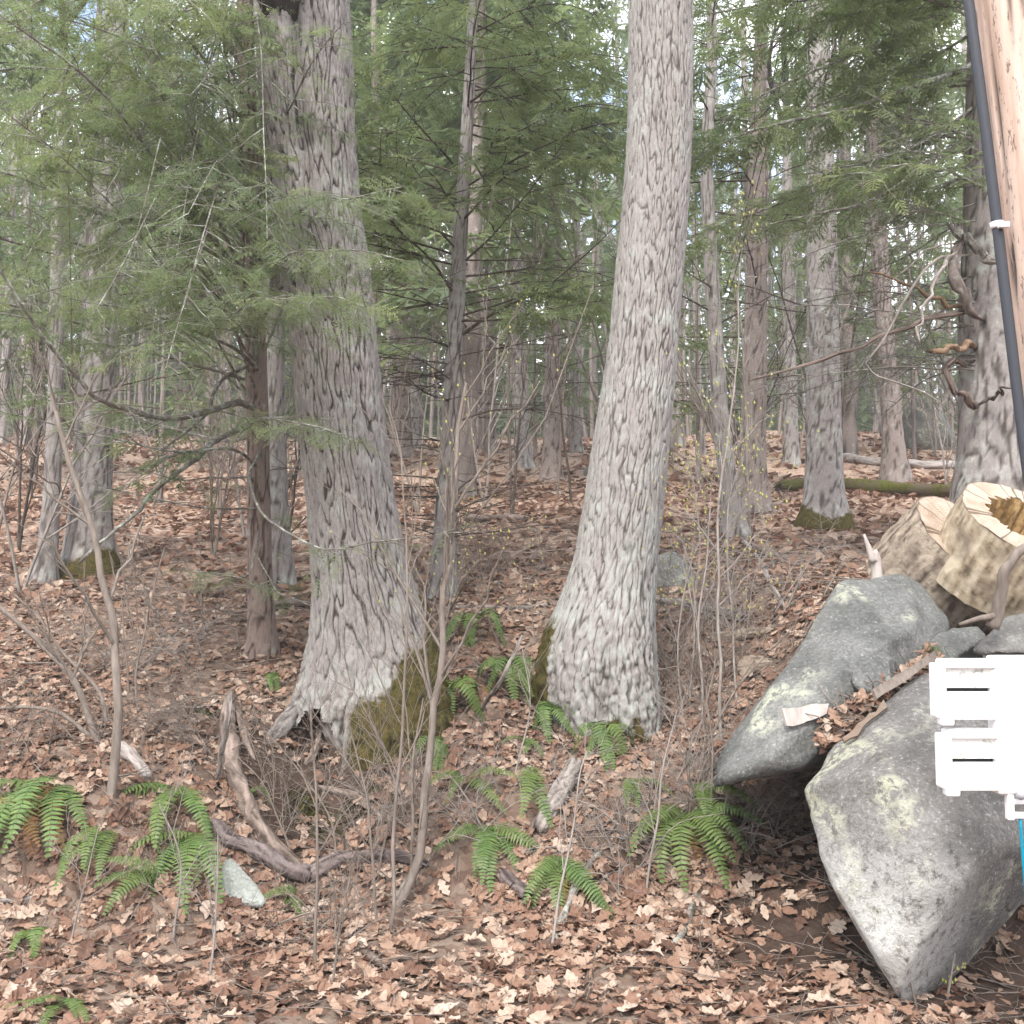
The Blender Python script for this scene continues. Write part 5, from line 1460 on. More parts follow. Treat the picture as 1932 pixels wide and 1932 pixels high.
fallen('fallen_branch', 'grey branch on the leaves between the feet of both big trunks', [(850, 1150), (920, 1152), (990, 1150), (1030, 1145)], [0.016, 0.02, 0.02], M['log_grey'], 'branch', 10)

# sawn log poking out from under the slab boulder, and its fellow
cD = G(1408, 1285)[1]
log_piece('sawn_log', P(1408, 1258, cD - 0.02), (-0.72, -0.62, 0.12), 0.068, 0.55, 0, 'sawn log end poking left from under the slab boulder', (M['log_bark'], M['cut']), 4, seg=40)
log_piece('sawn_log', P(1500, 1192, cD + 0.35), (0.75, -0.62, 0.1), 0.045, 0.6, 0, 'thinner sawn log behind the slab boulder with a dark cut end', (M['log_bark'], M['root']), 5, seg=36)

# the two big sections of a felled hollow tree on the boulder pile
log_piece('hollow_log_section', P(1938, 982, 5.55), (0.22, -0.60, 0.77), 0.36, 0.42, 0.60, 'short hollow log section with a pale sawn ring, stacked on the other', (M['log_side'], M['cut']), 11, seg=110, taper=0.04, jag=0.05)
log_piece('hollow_log_section', P(1835, 1022, 5.85), (0.42, -0.62, 0.66), 0.37, 0.46, 0.34, 'sawn log section with rough bark, half hidden behind the hollow one', (M['log_bark'], M['cut']), 12, seg=110, taper=0.02, jag=0.08)

st = thing('splintered_stake', P(1650, 1104, 5.75), 'pale splintered stake standing behind the slab boulder', 'stake')
mb = MB(); tubes(mb, wobble(spline([P(1656, 1125, 5.75), P(1652, 1060, 5.75), P(1645, 1040, 5.75)], 10), 0.006, 9, 3), np.linspace(0.034, 0.028, 10), 9, cap=True); mb.build('shaft', M['twig_pale'], st)
mb = MB(); tubes(mb, spline([P(1648, 1060, 5.74), P(1638, 1030, 5.74), P(1630, 1008, 5.74)], 8), np.linspace(0.026, 0.006, 8), 7, cap=True); mb.build('splinter', M['twig_pale'], st)
sn = thing('snag', P(1886, 1165, 5.0), 'crooked brown snag leaning against the hollow log section', 'snag')
mb = MB(); tubes(mb, wobble(spline([P(1872, 1185, 5.02), P(1884, 1150, 5.0), P(1890, 1105, 4.98), P(1896, 1075, 4.96), P(1925, 1040, 4.96), P(1950, 1020, 4.98)], 22), 0.006, 12, 4), np.linspace(0.034, 0.020, 22), 9, cap=True); mb.build('stem', M['twig_brown'], sn)
mb = MB(); tubes(mb, wobble(spline([P(1885, 1160, 5.0), P(1850, 1168, 5.0), P(1810, 1178, 5.02)], 12), 0.006, 12, 6), np.linspace(0.02, 0.008, 12), 7, cap=True); mb.build('side_branch', M['twig_brown'], sn)

# wood chips and bark scraps caught between the boulders
def plank_bit(label, quad, thick, mat):
    q = np.array([P(*p) for p in quad]); n = unit(np.cross(q[1] - q[0], q[3] - q[0]))
    if n[1] > 0: n = -n
    rgp = np.random.default_rng(int(abs(quad[0][0])))
    ns = 9
    top, bot = [], []
    for i in range(ns):
        u = i / (ns - 1)
        a = q[0] * (1 - u) + q[1] * u; b = q[3] * (1 - u) + q[2] * u
        top.append(a + rgp.normal(0, 0.004, 3)); bot.append(b + rgp.normal(0, 0.004, 3))
    top, bot = np.array(top), np.array(bot)
    v = np.concatenate([top, bot, top - n * thick, bot - n * thick])
    f = []
    for i in range(ns - 1):
        f += [[i, i + 1, ns + i + 1, ns + i], [2 * ns + i, 3 * ns + i, 3 * ns + i + 1, 2 * ns + i + 1], [i, 2 * ns + i, 2 * ns + i + 1, i + 1], [ns + i, ns + i + 1, 3 * ns + i + 1, 3 * ns + i]]
    f += [[0, ns, 3 * ns, 2 * ns], [ns - 1, 3 * ns - 1, 4 * ns - 1, 2 * ns - 1]]
    return tag(MB().add(v, f).build('wood_scrap', mat, smooth=False, at=v.mean(0)), label, 'wood scrap')
plank_bit('pale split wood scrap lying on the edge of the slab boulder', [(1472, 1335, 4.74), (1566, 1328, 4.80), (1560, 1348, 4.78), (1486, 1372, 4.72)], 0.02, M['twig_pale'])
plank_bit('long bark strip lying along the top of the large boulder', [(1590, 1392, 4.50), (1668, 1322, 4.62), (1674, 1330, 4.60), (1598, 1402, 4.48)], 0.015, M['cut'])
plank_bit('reddish bark strip above the small wedged rock', [(1648, 1300, 4.72), (1766, 1228, 4.92), (1770, 1244, 4.90), (1654, 1318, 4.70)], 0.02, M['twig_brown'])

# driftwood roots on the bank
fallen('driftwood_root', 'long smooth brown root curving down the bank below the stout trunk', [(436, 1318), (430, 1380), (438, 1450), (458, 1510), (486, 1570), (530, 1625), (578, 1668)], [0.030, 0.045, 0.055, 0.052, 0.048, 0.044, 0.035], M['root'], 'root', 21, K=40, S=12, sink=0.2)
fallen('driftwood_root', 'purplish forked root crossing in front of the pale stone', [(405, 1580), (430, 1608), (462, 1618), (505, 1640), (545, 1668), (580, 1672)], [0.040, 0.036, 0.042, 0.044, 0.042, 0.05], M['driftwood'], 'root', 22, K=32, S=12, sink=-0.4)
fallen('driftwood_root', 'dark rotten limb lying level below the mossy foot', [(578, 1668), (610, 1645), (650, 1632), (700, 1630), (760, 1632), (800, 1640)], [0.045, 0.042, 0.044, 0.042, 0.038, 0.025], M['driftwood'], 'root', 23, K=30, S=12, sink=0.2)
fallen('fallen_branch', 'straight grey stick standing against the smooth brown root', [(432, 1315, 5.55), (428, 1370, 5.5), (412, 1480)], [0.014, 0.017, 0.015], M['log_grey'], 'branch', 24)
fallen('driftwood_root', 'slim root running down next to the smooth brown root', [(450, 1330), (455, 1370), (470, 1420), (478, 1440)], [0.02, 0.026, 0.02, 0.01], M['root'], 'root', 25, sink=0.2)
fallen('driftwood_root', 'pale crooked root lying under the hollow of the stout trunk', [(600, 1492), (640, 1500), (680, 1520), (720, 1555)], [0.018, 0.026, 0.024, 0.014], M['root'], 'root', 26)
fallen('fallen_branch', 'bent grey stick on the leaves left of the smooth root', [(335, 1322), (360, 1340), (385, 1335), (412, 1332)], [0.008, 0.013, 0.012], M['log_grey'], 'branch', 27)
fallen('fallen_log', 'silvery broken log behind the base of the thin sapling', [(222, 1420), (245, 1440), (262, 1462), (276, 1480)], [0.030, 0.034, 0.034, 0.03], M['log_silver'], seed=28)
fallen('fallen_log', 'short reddish log end lying in leaves below the draped fern', [(940, 1660), (965, 1680), (990, 1700)], 0.034, M['driftwood'], seed=29)
fallen('fallen_log', 'grey log end jutting from the bank by the narrow hanging fern', [(1085, 1455), (1055, 1510), (1020, 1575)], [0.05, 0.055, 0.05], M['log_grey'], seed=30, sink=0.3)
fallen('fallen_log', 'lichened stick log standing in leaves through the tall fern', [(1130, 1620), (1090, 1670), (1060, 1740), (1035, 1800)], [0.018, 0.022, 0.024, 0.022], M['log_lichen'], seed=31)
fallen('fallen_branch', 'curved grey branch lying in leaves below the big bright fern', [(1310, 1668), (1308, 1710), (1295, 1755), (1270, 1790)], [0.014, 0.018, 0.018, 0.012], M['log_lichen'], 'branch', 32)
fallen('fallen_branch', 'short level stick below the big bright fern', [(1200, 1762), (1250, 1764), (1290, 1768)], [0.008, 0.010, 0.010], M['log_grey'], 'branch', 33)
fallen('fallen_branch', 'pale stick leaning over the mossy mound toward the shrub', [(985, 1200, 6.3), (950, 1275, 6.15), (905, 1350), (898, 1385)], [0.008, 0.014, 0.012, 0.01], M['log_grey'], 'branch', 34)
fallen('fallen_branch', 'broken plank-like stick sticking out of the lower bank', [(670, 1778), (700, 1810), (730, 1840)], [0.012, 0.018, 0.016], M['log_brown'], 'branch', 35)
fallen('fallen_branch', 'pale stub of broken wood beside the clump of thin stems', [(790, 1640), (765, 1675), (742, 1705)], [0.018, 0.018, 0.016], M['log_grey'], 'branch', 36)
fallen('fallen_branch', 'curved stick among the leaf litter below the hanging ferns', [(0, 1705), (50, 1700), (85, 1682), (110, 1650)], [0.010, 0.012, 0.012, 0.008], M['log_grey'], 'branch', 37)
fallen('fallen_branch', 'crooked thin stick lying near the boulder\'s lower corner', [(1560, 1850), (1600, 1835), (1640, 1815)], [0.006, 0.008, 0.006], M['log_brown'], 'branch', 38)
fallen('fallen_branch', 'straight dead branch lying across the left slope leaves', [(40, 1440), (80, 1410), (120, 1390)], [0.012, 0.014, 0.012], M['log_brown'], 'branch', 39)
fallen('fallen_branch', 'pale fallen branch on the leaves uphill of the smooth root', [(270, 1120), (300, 1165), (322, 1210), (330, 1240)], [0.012, 0.016, 0.014, 0.01], M['log_lichen'], 'branch', 40)

# ================================================================== SAPLINGS AND BARE SHRUBS
def stem_path(pxs, dd=0.0):
    """first point stands on the ground; the rest lean dd metres up the hill over their length"""
    g = G(*pxs[0][:2]); d0 = g[1]
    out = [np.array([g[0], g[1], hgt(g[0], g[1]) - 0.03])]
    n = len(pxs) - 1
    for i, p in enumerate(pxs[1:]):
        out.append(P(p[0], p[1], d0 + dd * (i + 1) / n if len(p) == 2 else p[2]))
    return out

def shrub(name, label, stems, mat, seed, cat='shrub', buds=0.0):
    rg = np.random.default_rng(seed)
    b = stem_path(stems[0][0])[0]
    e = thing(name, b, label, cat)
    bl = [] if buds else None
    for pxs, dd, r0, r1, n, ln, up in stems:
        mb = MB()
        twig_fan(mb, stem_path(pxs, dd), r0, r1, rg, n=n, length=ln, up=up, lvl=2, K=20, S=7, buds=bl)
        mb.build('stem', M[mat], e)
    if buds and bl:
        tag(bud_mesh(bl, buds, rg).build('buds', M['bud'], e, smooth=False), kind='stuff')
    return e

shrub('sapling', 'thin brown sapling with a crooked stem rising beside the fern bank', [
    ([(207, 1510), (215, 1420), (226, 1300), (212, 1180), (196, 1090), (168, 980), (132, 880), (108, 800), (100, 740)], 0.25, 0.026, 0.011, 6, (0.3, 0.8), 0.4),
    ([(108, 800, 5.4), (110, 800, 5.4), (112, 720, 5.4), (118, 640, 5.4), (125, 540, 5.45), (150, 380, 5.5)], 0, 0.008, 0.003, 7, (0.3, 0.8), 0.5),
    ([(110, 830, 5.4), (70, 838, 5.35), (20, 825, 5.3), (-40, 800, 5.3)], 0, 0.008, 0.003, 5, (0.2, 0.5), 0.4),
    ([(112, 825, 5.4), (130, 850, 5.3), (165, 825, 5.2), (230, 820, 5.1), (300, 815, 5.0)], 0, 0.007, 0.002, 5, (0.1, 0.4), 0.3),
    ([(128, 945, 5.4), (90, 905, 5.3), (40, 875, 5.2), (0, 845, 5.1)], 0, 0.009, 0.004, 4, (0.2, 0.5), 0.3),
    ([(115, 760, 5.4), (160, 735, 5.3), (230, 680, 5.2), (280, 640, 5.1)], 0, 0.007, 0.002, 5, (0.2, 0.5), 0.4)], 'twig_brown', 1, 'sapling')
shrub('sapling', 'low leaning sapling stems fanning out from behind the crooked sapling', [
    ([(190, 1410), (165, 1340), (130, 1270), (80, 1220), (20, 1160), (-30, 1120)], 0.1, 0.022, 0.012, 4, (0.2, 0.5), 0.4),
    ([(205, 1375), (190, 1320), (150, 1270), (90, 1190), (30, 1120)], 0.2, 0.014, 0.006, 5, (0.2, 0.5), 0.4),
    ([(180, 1390), (120, 1350), (60, 1338), (-20, 1340)], 0.0, 0.014, 0.009, 3, (0.2, 0.4), 0.4),
    ([(262, 1340), (258, 1280), (270, 1200), (290, 1120), (310, 1030)], 0.1, 0.009, 0.004, 7, (0.2, 0.5), 0.5),
    ([(240, 1330), (238, 1230), (230, 1120)], 0.1, 0.007, 0.003, 5, (0.2, 0.4), 0.5)], 'twig_brown', 2, 'sapling')
shrub('shrub', 'tall bare shrub with a pale jointed main stem before the central hemlock', [
    ([(745, 1708), (790, 1600), (800, 1520), (815, 1400), (826, 1280), (838, 1150), (852, 1020), (862, 920), (868, 820), (880, 720)], 0.5, 0.024, 0.009, 12, (0.5, 1.3), 0.5),
    ([(868, 820, 5.85), (870, 815, 5.85), (900, 640, 5.9), (925, 480, 5.95), (960, 330, 6.0)], 0, 0.008, 0.002, 9, (0.3, 0.9), 0.5),
    ([(866, 780, 5.85), (868, 775, 5.85), (860, 600, 5.9), (845, 450, 5.95), (800, 350, 6.0)], 0, 0.007, 0.002, 8, (0.3, 0.8), 0.5),
    ([(850, 1010, 5.8), (880, 985, 5.75), (960, 890, 5.65), (1030, 790, 5.6), (1080, 660, 5.6), (1120, 540, 5.6)], 0, 0.010, 0.003, 9, (0.3, 0.8), 0.4),
    ([(835, 1180, 5.75), (900, 1060, 5.6), (1000, 1040, 5.5), (1100, 1030, 5.4)], 0, 0.005, 0.002, 5, (0.2, 0.4), 0.3)], 'twig_brown', 3, buds=0.006)
shrub('shrub', 'clump of thin upright brown stems on the bank below the mossy foot', [
    ([(600, 1830), (598, 1700), (600, 1560), (590, 1430), (586, 1340)], 0.0, 0.008, 0.004, 6, (0.2, 0.5), 0.5),
    ([(625, 1860), (640, 1760), (660, 1650)], 0.0, 0.006, 0.003, 4, (0.2, 0.4), 0.5),
    ([(735, 1760), (742, 1640), (752, 1500), (765, 1300), (770, 1100), (760, 900), (735, 760)], 0.3, 0.010, 0.003, 12, (0.3, 0.8), 0.5),
    ([(712, 1740), (704, 1600), (690, 1480), (660, 1380)], 0.1, 0.008, 0.003, 8, (0.2, 0.6), 0.5),
    ([(780, 1690), (775, 1580), (780, 1450), (800, 1320)], 0.2, 0.009, 0.004, 8, (0.2, 0.6), 0.5),
    ([(640, 1620), (620, 1540), (560, 1450), (500, 1380)], 0.2, 0.006, 0.002, 8, (0.2, 0.5), 0.4)], 'twig_brown', 4)
shrub('shrub', 'fine reddish twigs arching over the brown mossy mound', [
    ([(770, 1560), (740, 1440), (680, 1330), (640, 1260)], 0.1, 0.006, 0.002, 12, (0.2, 0.6), 0.3),
    ([(800, 1540), (770, 1420), (760, 1300), (700, 1180)], 0.1, 0.006, 0.002, 12, (0.2, 0.6), 0.3),
    ([(700, 1600), (690, 1500), (640, 1420), (560, 1300)], 0.0, 0.005, 0.002, 12, (0.2, 0.6), 0.3),
    ([(560, 1640), (530, 1560), (500, 1480), (440, 1420)], 0.0, 0.005, 0.002, 9, (0.2, 0.5), 0.3)], 'stick_red' if 'stick_red' in M else 'twig_brown', 5)
shrub('shrub', 'bare whitish shrub with arching stems between slope and big bright fern', [
    ([(1215, 1700), (1235, 1560), (1255, 1440), (1275, 1340)], 0.1, 0.008, 0.003, 8, (0.2, 0.5), 0.2),
    ([(1040, 1800), (1070, 1620), (1095, 1470), (1110, 1420)], 0.2, 0.007, 0.003, 7, (0.2, 0.5), 0.3),
    ([(970, 1470), (1000, 1330), (985, 1220)], 0.2, 0.006, 0.002, 6, (0.2, 0.5), 0.3),
    ([(890, 1650), (960, 1620), (1010, 1600), (1120, 1600)], 0.0, 0.005, 0.002, 6, (0.2, 0.4), 0.2)], 'twig_grey', 6)
shrub('shrub', 'dense budding brush with yellowish buds behind the pale leaning trunk', [
    ([(1362, 1400), (1358, 1250), (1352, 1100), (1360, 950), (1380, 780), (1395, 600), (1400, 460)], 0.4, 0.011, 0.003, 14, (0.3, 0.9), 0.3),
    ([(1330, 1380), (1322, 1200), (1330, 1050), (1345, 900)], 0.3, 0.010, 0.003, 12, (0.3, 0.9), 0.3),
    ([(1300, 1330), (1310, 1180), (1320, 1000), (1300, 860)], 0.3, 0.008, 0.003, 12, (0.3, 0.8), 0.2),
    ([(1390, 1330), (1380, 1180), (1370, 1000), (1400, 860)], 0.3, 0.008, 0.003, 14, (0.3, 0.9), 0.2),
    ([(1290, 1360), (1280, 1240), (1295, 1100), (1350, 960)], 0.3, 0.007, 0.002, 10, (0.3, 0.7), 0.2)], 'twig_grey', 7, buds=0.008)
shrub('shrub', 'tangle of brown brush stems leaning against the slab boulder', [
    ([(1350, 1500), (1345, 1400), (1400, 1290), (1500, 1180)], 0.1, 0.008, 0.003, 9, (0.2, 0.6), 0.1),
    ([(1340, 1560), (1345, 1480), (1340, 1380), (1330, 1290)], 0.1, 0.008, 0.003, 9, (0.2, 0.6), 0.2),
    ([(1320, 1480), (1350, 1420), (1420, 1370), (1500, 1330)], 0.1, 0.007, 0.002, 8, (0.2, 0.5), 0.1),
    ([(1375, 1560), (1400, 1590), (1470, 1560), (1510, 1520)], 0.0, 0.006, 0.002, 6, (0.15, 0.3), 0.1),
    ([(1300, 1420), (1330, 1330), (1350, 1240)], 0.1, 0.009, 0.004, 8, (0.2, 0.6), 0.2)], 'twig_brown', 8)
shrub('shrub', 'wiry bare twigs sprawling over the hanging ferns by the sapling', [
    ([(240, 1480), (300, 1560), (370, 1600), (440, 1560)], 0.0, 0.008, 0.003, 8, (0.2, 0.5), 0.1),
    ([(330, 1780), (340, 1620), (300, 1520)], 0.0, 0.006, 0.003, 6, (0.2, 0.5), 0.3),
    ([(395, 1850), (405, 1700), (412, 1560)], 0.0, 0.006, 0.003, 6, (0.2, 0.4), 0.3),
    ([(130, 1780), (160, 1660), (185, 1560)], 0.0, 0.005, 0.002, 5, (0.2, 0.4), 0.3)], 'twig_grey', 9)
shrub('seedling', 'single thin shoot with buds in the soil below the large boulder', [([(1735, 1905), (1715, 1840), (1700, 1790)], 0, 0.005, 0.003, 2, (0.05, 0.1), 0.3)], 'twig_brown', 10, 'seedling', buds=0.004)
shrub('seedling', 'short budding shoot before the dark gap at the boulder\'s foot', [([(1785, 1885), (1795, 1840), (1802, 1800)], 0, 0.006, 0.003, 2, (0.04, 0.08), 0.3)], 'twig_grey', 11, 'seedling', buds=0.006)

# tangles of thin dead twigs
def tangle(label, px, py, n, reach, hgt_, mat, seed):
    rg = np.random.default_rng(seed)
    g = G(px, py); e = thing('twig_tangle', [g[0], g[1], hgt(g[0], g[1])], label, 'brush')
    mb = MB()
    for i in range(n):
        x0_, y0_ = g[0] + rg.normal(0, reach * .45), g[1] + rg.normal(0, reach * .22)
        b0 = np.array([x0_, y0_, hgt(x0_, y0_) - 0.02])
        a = rg.uniform(0, 6.28); L = reach * rg.uniform(0.5, 1.3)
        tip = b0 + np.array([math.cos(a) * L, math.sin(a) * L * 0.5, rg.uniform(0.1, 1.0) * hgt_])
        mid = (b0 + tip) / 2 + np.array([0, 0, rg.uniform(0.0, 0.4) * hgt_])
        twig_fan(mb, [b0, mid, tip], rg.uniform(0.003, 0.006), 0.0016, rg, n=5, length=(0.15, 0.45), up=0.15, lvl=2, K=9, S=4, t0=0.1, spreadv=1.2)
    tag(mb.build('twigs', M[mat], e), kind='stuff')
for i, (lab, px, py, n, rc, hh, mt) in enumerate((
    ('grey twig tangle sprawling before the slab boulder tip', 1340, 1490, 30, 0.45, 0.5, 'twig_grey'),
    ('brown twig tangle heaped on the lip beside the pale trunk foot', 1290, 1330, 28, 0.5, 0.45, 'twig_brown'),
    ('fine dead twigs lying below the hollow of the stout trunk', 560, 1560, 9, 0.4, 0.5, 'twig_brown'),
    ('loose dead twigs over the bare soil under the mossy mound', 740, 1620, 12, 0.45, 0.5, 'twig_brown'),
    ('thin grey brush on the slope behind the crooked sapling', 260, 1260, 18, 0.6, 0.5, 'twig_grey'),
    ('scraggly twigs in leaves left of the smooth brown root', 330, 1400, 22, 0.5, 0.35, 'twig_brown'),
    ('sparse twigs trailing over the draped fern', 900, 1560, 14, 0.45, 0.35, 'twig_grey'),
    ('wispy twigs between the bright fern and the lichened stick', 1180, 1600, 14, 0.45, 0.35, 'twig_grey'),
    ('low twigs scattered at the foot of the bank under the stout trunk', 560, 1760, 14, 0.5, 0.3, 'twig_brown'),
    ('dead twigs strewn on leaves at the bank edge near the seedling ferns', 60, 1450, 14, 0.5, 0.3, 'twig_brown'),
    ('brush of thin shoots on the slope between the two big trunks', 960, 1080, 16, 0.6, 0.7, 'twig_brown'),
    ('pale brush of thin shoots uphill of the slab boulder', 1420, 1180, 18, 0.6, 0.6, 'twig_grey'),
    ('tall wispy brush between the crooked sapling and the reddish hemlock', 340, 1190, 16, 0.9, 1.3, 'twig_brown'),
    ('tall thin brush standing behind the pale-stemmed shrub', 950, 1190, 14, 0.8, 1.4, 'twig_brown'),
    ('tall thin brush beside the budding brush by the pale trunk', 1320, 1230, 16, 0.8, 1.3, 'twig_grey'))):
    tangle(lab, px, py, n, rc, hh, mt, 700 + i)

# ================================================================== FERNS
for i, (px, py, lab, aims, sc, dead) in enumerate((
    (95, 1500, 'big fern with long fronds hanging down the bank at the sapling', (-60, -75, -90, -100, -112, -125, -140, -50), 1.25, 2),
    (40, 1530, 'yellowing fern beside the big hanging fern', (-120, -140, -100, -155), 1.1, 2),
    (222, 1590, 'narrow upright fern between the hanging fern and dark clump', (-80, -95, -110), 0.85, 0),
    (175, 1590, 'small fern with two dangling fronds beside the narrow fern', (-70, -100), 0.8, 0),
    (330, 1500, 'dark shaded fern clump under the wiry twigs', (-30, -60, -90, -120, -150, -100), 0.95, 0),
    (370, 1590, 'glossy fern with broad fronds left of the pale stone', (-75, -95, -115, -135, -60, -100), 1.0, 0),
    (300, 1650, 'pointed sprawling fern with low spreading leaves', (-140, -165, -120), 0.75, 0),
    (895, 1200, 'single bright fern standing in the gap between the two big trunks', (-20, -50, -75, -105, -135, -165, 40), 0.95, 0),
    (850, 1330, 'dark fern clump beside the brown mossy mound', (-10, -40, -70, -100, -130, -160, 160, 30), 1.0, 0),
    (960, 1290, 'yellow-green fern at the left foot of the pale trunk', (-10, -40, -70, -100, -130, -160, 150, 30), 1.0, 1),
    (1050, 1370, 'bluish fern clump right under the pale trunk\'s foot', (-10, -40, -75, -105, -140, -170, 30), 0.8, 0),
    (1130, 1415, 'arching fern below the moss patch of the pale trunk', (5, -25, -55, -85, -120, -150), 0.9, 0),
    (1005, 1460, 'narrow hanging fern beside the grey log end', (-88, -95), 1.0, 0),
    (920, 1560, 'draped fern with fronds fanned downward above the reddish log end', (-70, -90, -110, -130, -50, -100), 0.95, 1),
    (1050, 1620, 'tall fern growing around the lichened stick', (-75, -95, -115, -60, -130), 0.95, 1),
    (1290, 1530, 'big bright fern with overlapping broad fronds on the open bank', (-60, -80, -95, -110, -125, -140, -45, -160), 1.15, 1),
    (1310, 1490, 'pale green fern above the big bright fern', (-60, -90, -40, -110), 0.9, 0),
    (1145, 1725, 'tiny fern sprig in bare leaves', (-80,), 0.35, 0),
    (525, 1295, 'small fern tucked against the left root of the stout trunk', (-120, -90, -60, -150), 0.6, 0),
    (490, 1490, 'tiny fern tuft at the middle of the smooth brown root', (-80, -110, -60), 0.4, 0),
    (555, 1690, 'dark small fern behind the pale stone', (-70, -100, -130), 0.6, 0),
    (70, 1790, 'low yellowish fern half buried in foreground leaves', (-150, -175, -120, -60), 0.6, 1),
    (815, 1430, 'small green fern among stems at the mossy mound edge', (-60, -90, -120, -30), 0.8, 0),
    (990, 1400, 'fern sprig in leaves just downhill of the yellow-green fern', (-60, -95, -130), 0.7, 0),
    (1190, 1470, 'fern sprig on the bank beside the arching fern', (-50, -80, -115), 0.75, 0),
    (880, 1470, 'low fern spreading on the bank above the draped fern', (-40, -80, -110, -140), 0.75, 0),
    (130, 1900, 'ragged yellow-green fern at the road edge', (-60, -90, -120, -150, -30), 0.6, 1),
)):
    fern(px, py, lab, aims, sc * (1.35 if i in (7, 8, 9, 10, 11) else 1.08), dead, i, hang=i in (0, 1, 2, 3, 4, 5, 12), stand=i in (7, 8, 9, 10, 11, 17, 18, 21, 22))

# a tuft of fresh grass by the flat rock
rg = np.random.default_rng(14)
b = P(1762, 1242, 5.12)
mb = MB()
for i in range(40):
    a = rg.uniform(0, 6.28); L = rg.uniform(0.05, 0.10); h = np.array([math.cos(a), math.sin(a), 0]); o0 = b + rg.normal(0, .025, 3) * [1, 1, 0]
    w = np.cross(h, [0, 0, 1]) * 0.003
    mb.add([o0 - w, o0 + w, o0 + h * L * .4 + [0, 0, L * .7] + w * .7, o0 + h * L * .4 + [0, 0, L * .7] - w * .7, o0 + h * L + [0, 0, L * .6]], [[0, 1, 2, 3]], [[3, 2, 4]], (0.6, 0, 0))
tag(mb.build('grass_tuft', M['fern'], at=b, smooth=False), 'tuft of fresh green grass between flat rock and bark strip', 'grass', kind='stuff')

# ================================================================== POLE, CABLE, BRACKET
D_P = 2.6
def pole_c(y): return 1940 + 0.127 * y
pl = thing('utility_pole', [P(pole_c(2300), 2300, D_P)[0], D_P, hgt(P(pole_c(2300), 2300, D_P)[0], D_P)], 'peeled pinkish utility pole leaning slightly beside the boulders', 'pole')
ys = np.linspace(2600, -1900, 260)
pp = np.array([P(pole_c(y), y, D_P) for y in ys])
seg = 80
th = np.arange(seg) / seg * 2 * math.pi
Rp = np.linspace(0.145, 0.115, len(ys))
TH, I = np.meshgrid(th, np.arange(len(ys)))
Z = pp[:, 2][:, None] + 0 * TH
gr = gnoise(np.stack([np.cos(TH) * 9, np.sin(TH) * 9, Z * 0.9], -1))
ck = np.exp(-(gnoise(np.stack([np.cos(TH) * 3.2 + 8, np.sin(TH) * 3.2, Z * 0.25], -1)) / 0.022) ** 2)
RR = Rp[:, None] * (1 + 0.014 * gr) - 0.008 * ck
v = np.stack([pp[:, 0][:, None] + RR * np.cos(TH), pp[:, 1][:, None] + RR * np.sin(TH), Z], -1).reshape(-1, 3)
k, s = np.meshgrid(np.arange(len(ys) - 1), np.arange(seg), indexing='ij'); s2 = (s + 1) % seg
q = np.stack([k * seg + s, k * seg + s2, (k + 1) * seg + s2, (k + 1) * seg + s], -1).reshape(-1, 4)
MB().add(v, q, None, np.stack([ck.ravel()], -1)).build('shaft', M['pole'], pl)

cb = thing('cable', P(pole_c(2250) - 104, 2250, D_P - 0.03), 'thick black cable running down the side of the pole', 'cable')
pts = np.array([P(pole_c(y) - 113 + 1.5 * math.sin(y / 160.0), y, D_P - 0.035) for y in np.linspace(2250, -1500, 60)])
mb = MB(); tubes(mb, pts, np.full(60, 0.0135), 16); mb.build('sheath', M['cable'], cb)
def box(mb, x0, y0, x1, y1, d, th_, bev=0.003):
    """block spanning two sight-line corners at d metres, th_ thick"""
    a, b = P(x0, y1, d), P(x1, y0, d)
    bm = bmesh.new(); bmesh.ops.create_cube(bm, size=1.0)
    for vv in bm.verts:
        vv.co = Vector(((a[0] + b[0]) / 2 + vv.co.x * (b[0] - a[0]), d + th_ / 2 + vv.co.y * th_, (a[2] + b[2]) / 2 + vv.co.z * (b[2] - a[2])))
    if bev: bmesh.ops.bevel(bm, geom=bm.edges[:], offset=bev, segments=3, profile=0.5, affect='EDGES')
    bmesh.ops.triangulate(bm, faces=bm.faces[:])
    bm.verts.ensure_lookup_table(); bm.verts.index_update()
    mb.add([vv.co[:] for vv in bm.verts], None, [[w.index for w in f.verts] for f in bm.faces])
    bm.free()
    return mb
yc = 425
x0 = pole_c(yc) - 128
cp = thing('cable_clip', P(x0 + 12, yc, D_P - 0.05), 'small white clip strapping the black cable to the pole', 'clip')
mb = MB()
c = P(pole_c(yc) - 113, yc, D_P - 0.035); axis = unit(P(pole_c(yc - 50) - 113, yc - 50, D_P - .035) - c)
tubes(mb, np.array([c - axis * 0.008, c + axis * 0.008]), np.array([0.0165, 0.0165]), 18, cap=True)
mb.build('band', M['white'], cp)
mb = MB(); box(mb, pole_c(yc) - 108, yc - 8, pole_c(yc) - 88, yc + 3, D_P - 0.065, 0.014, 0.002); mb.build('strap', M['white'], cp)

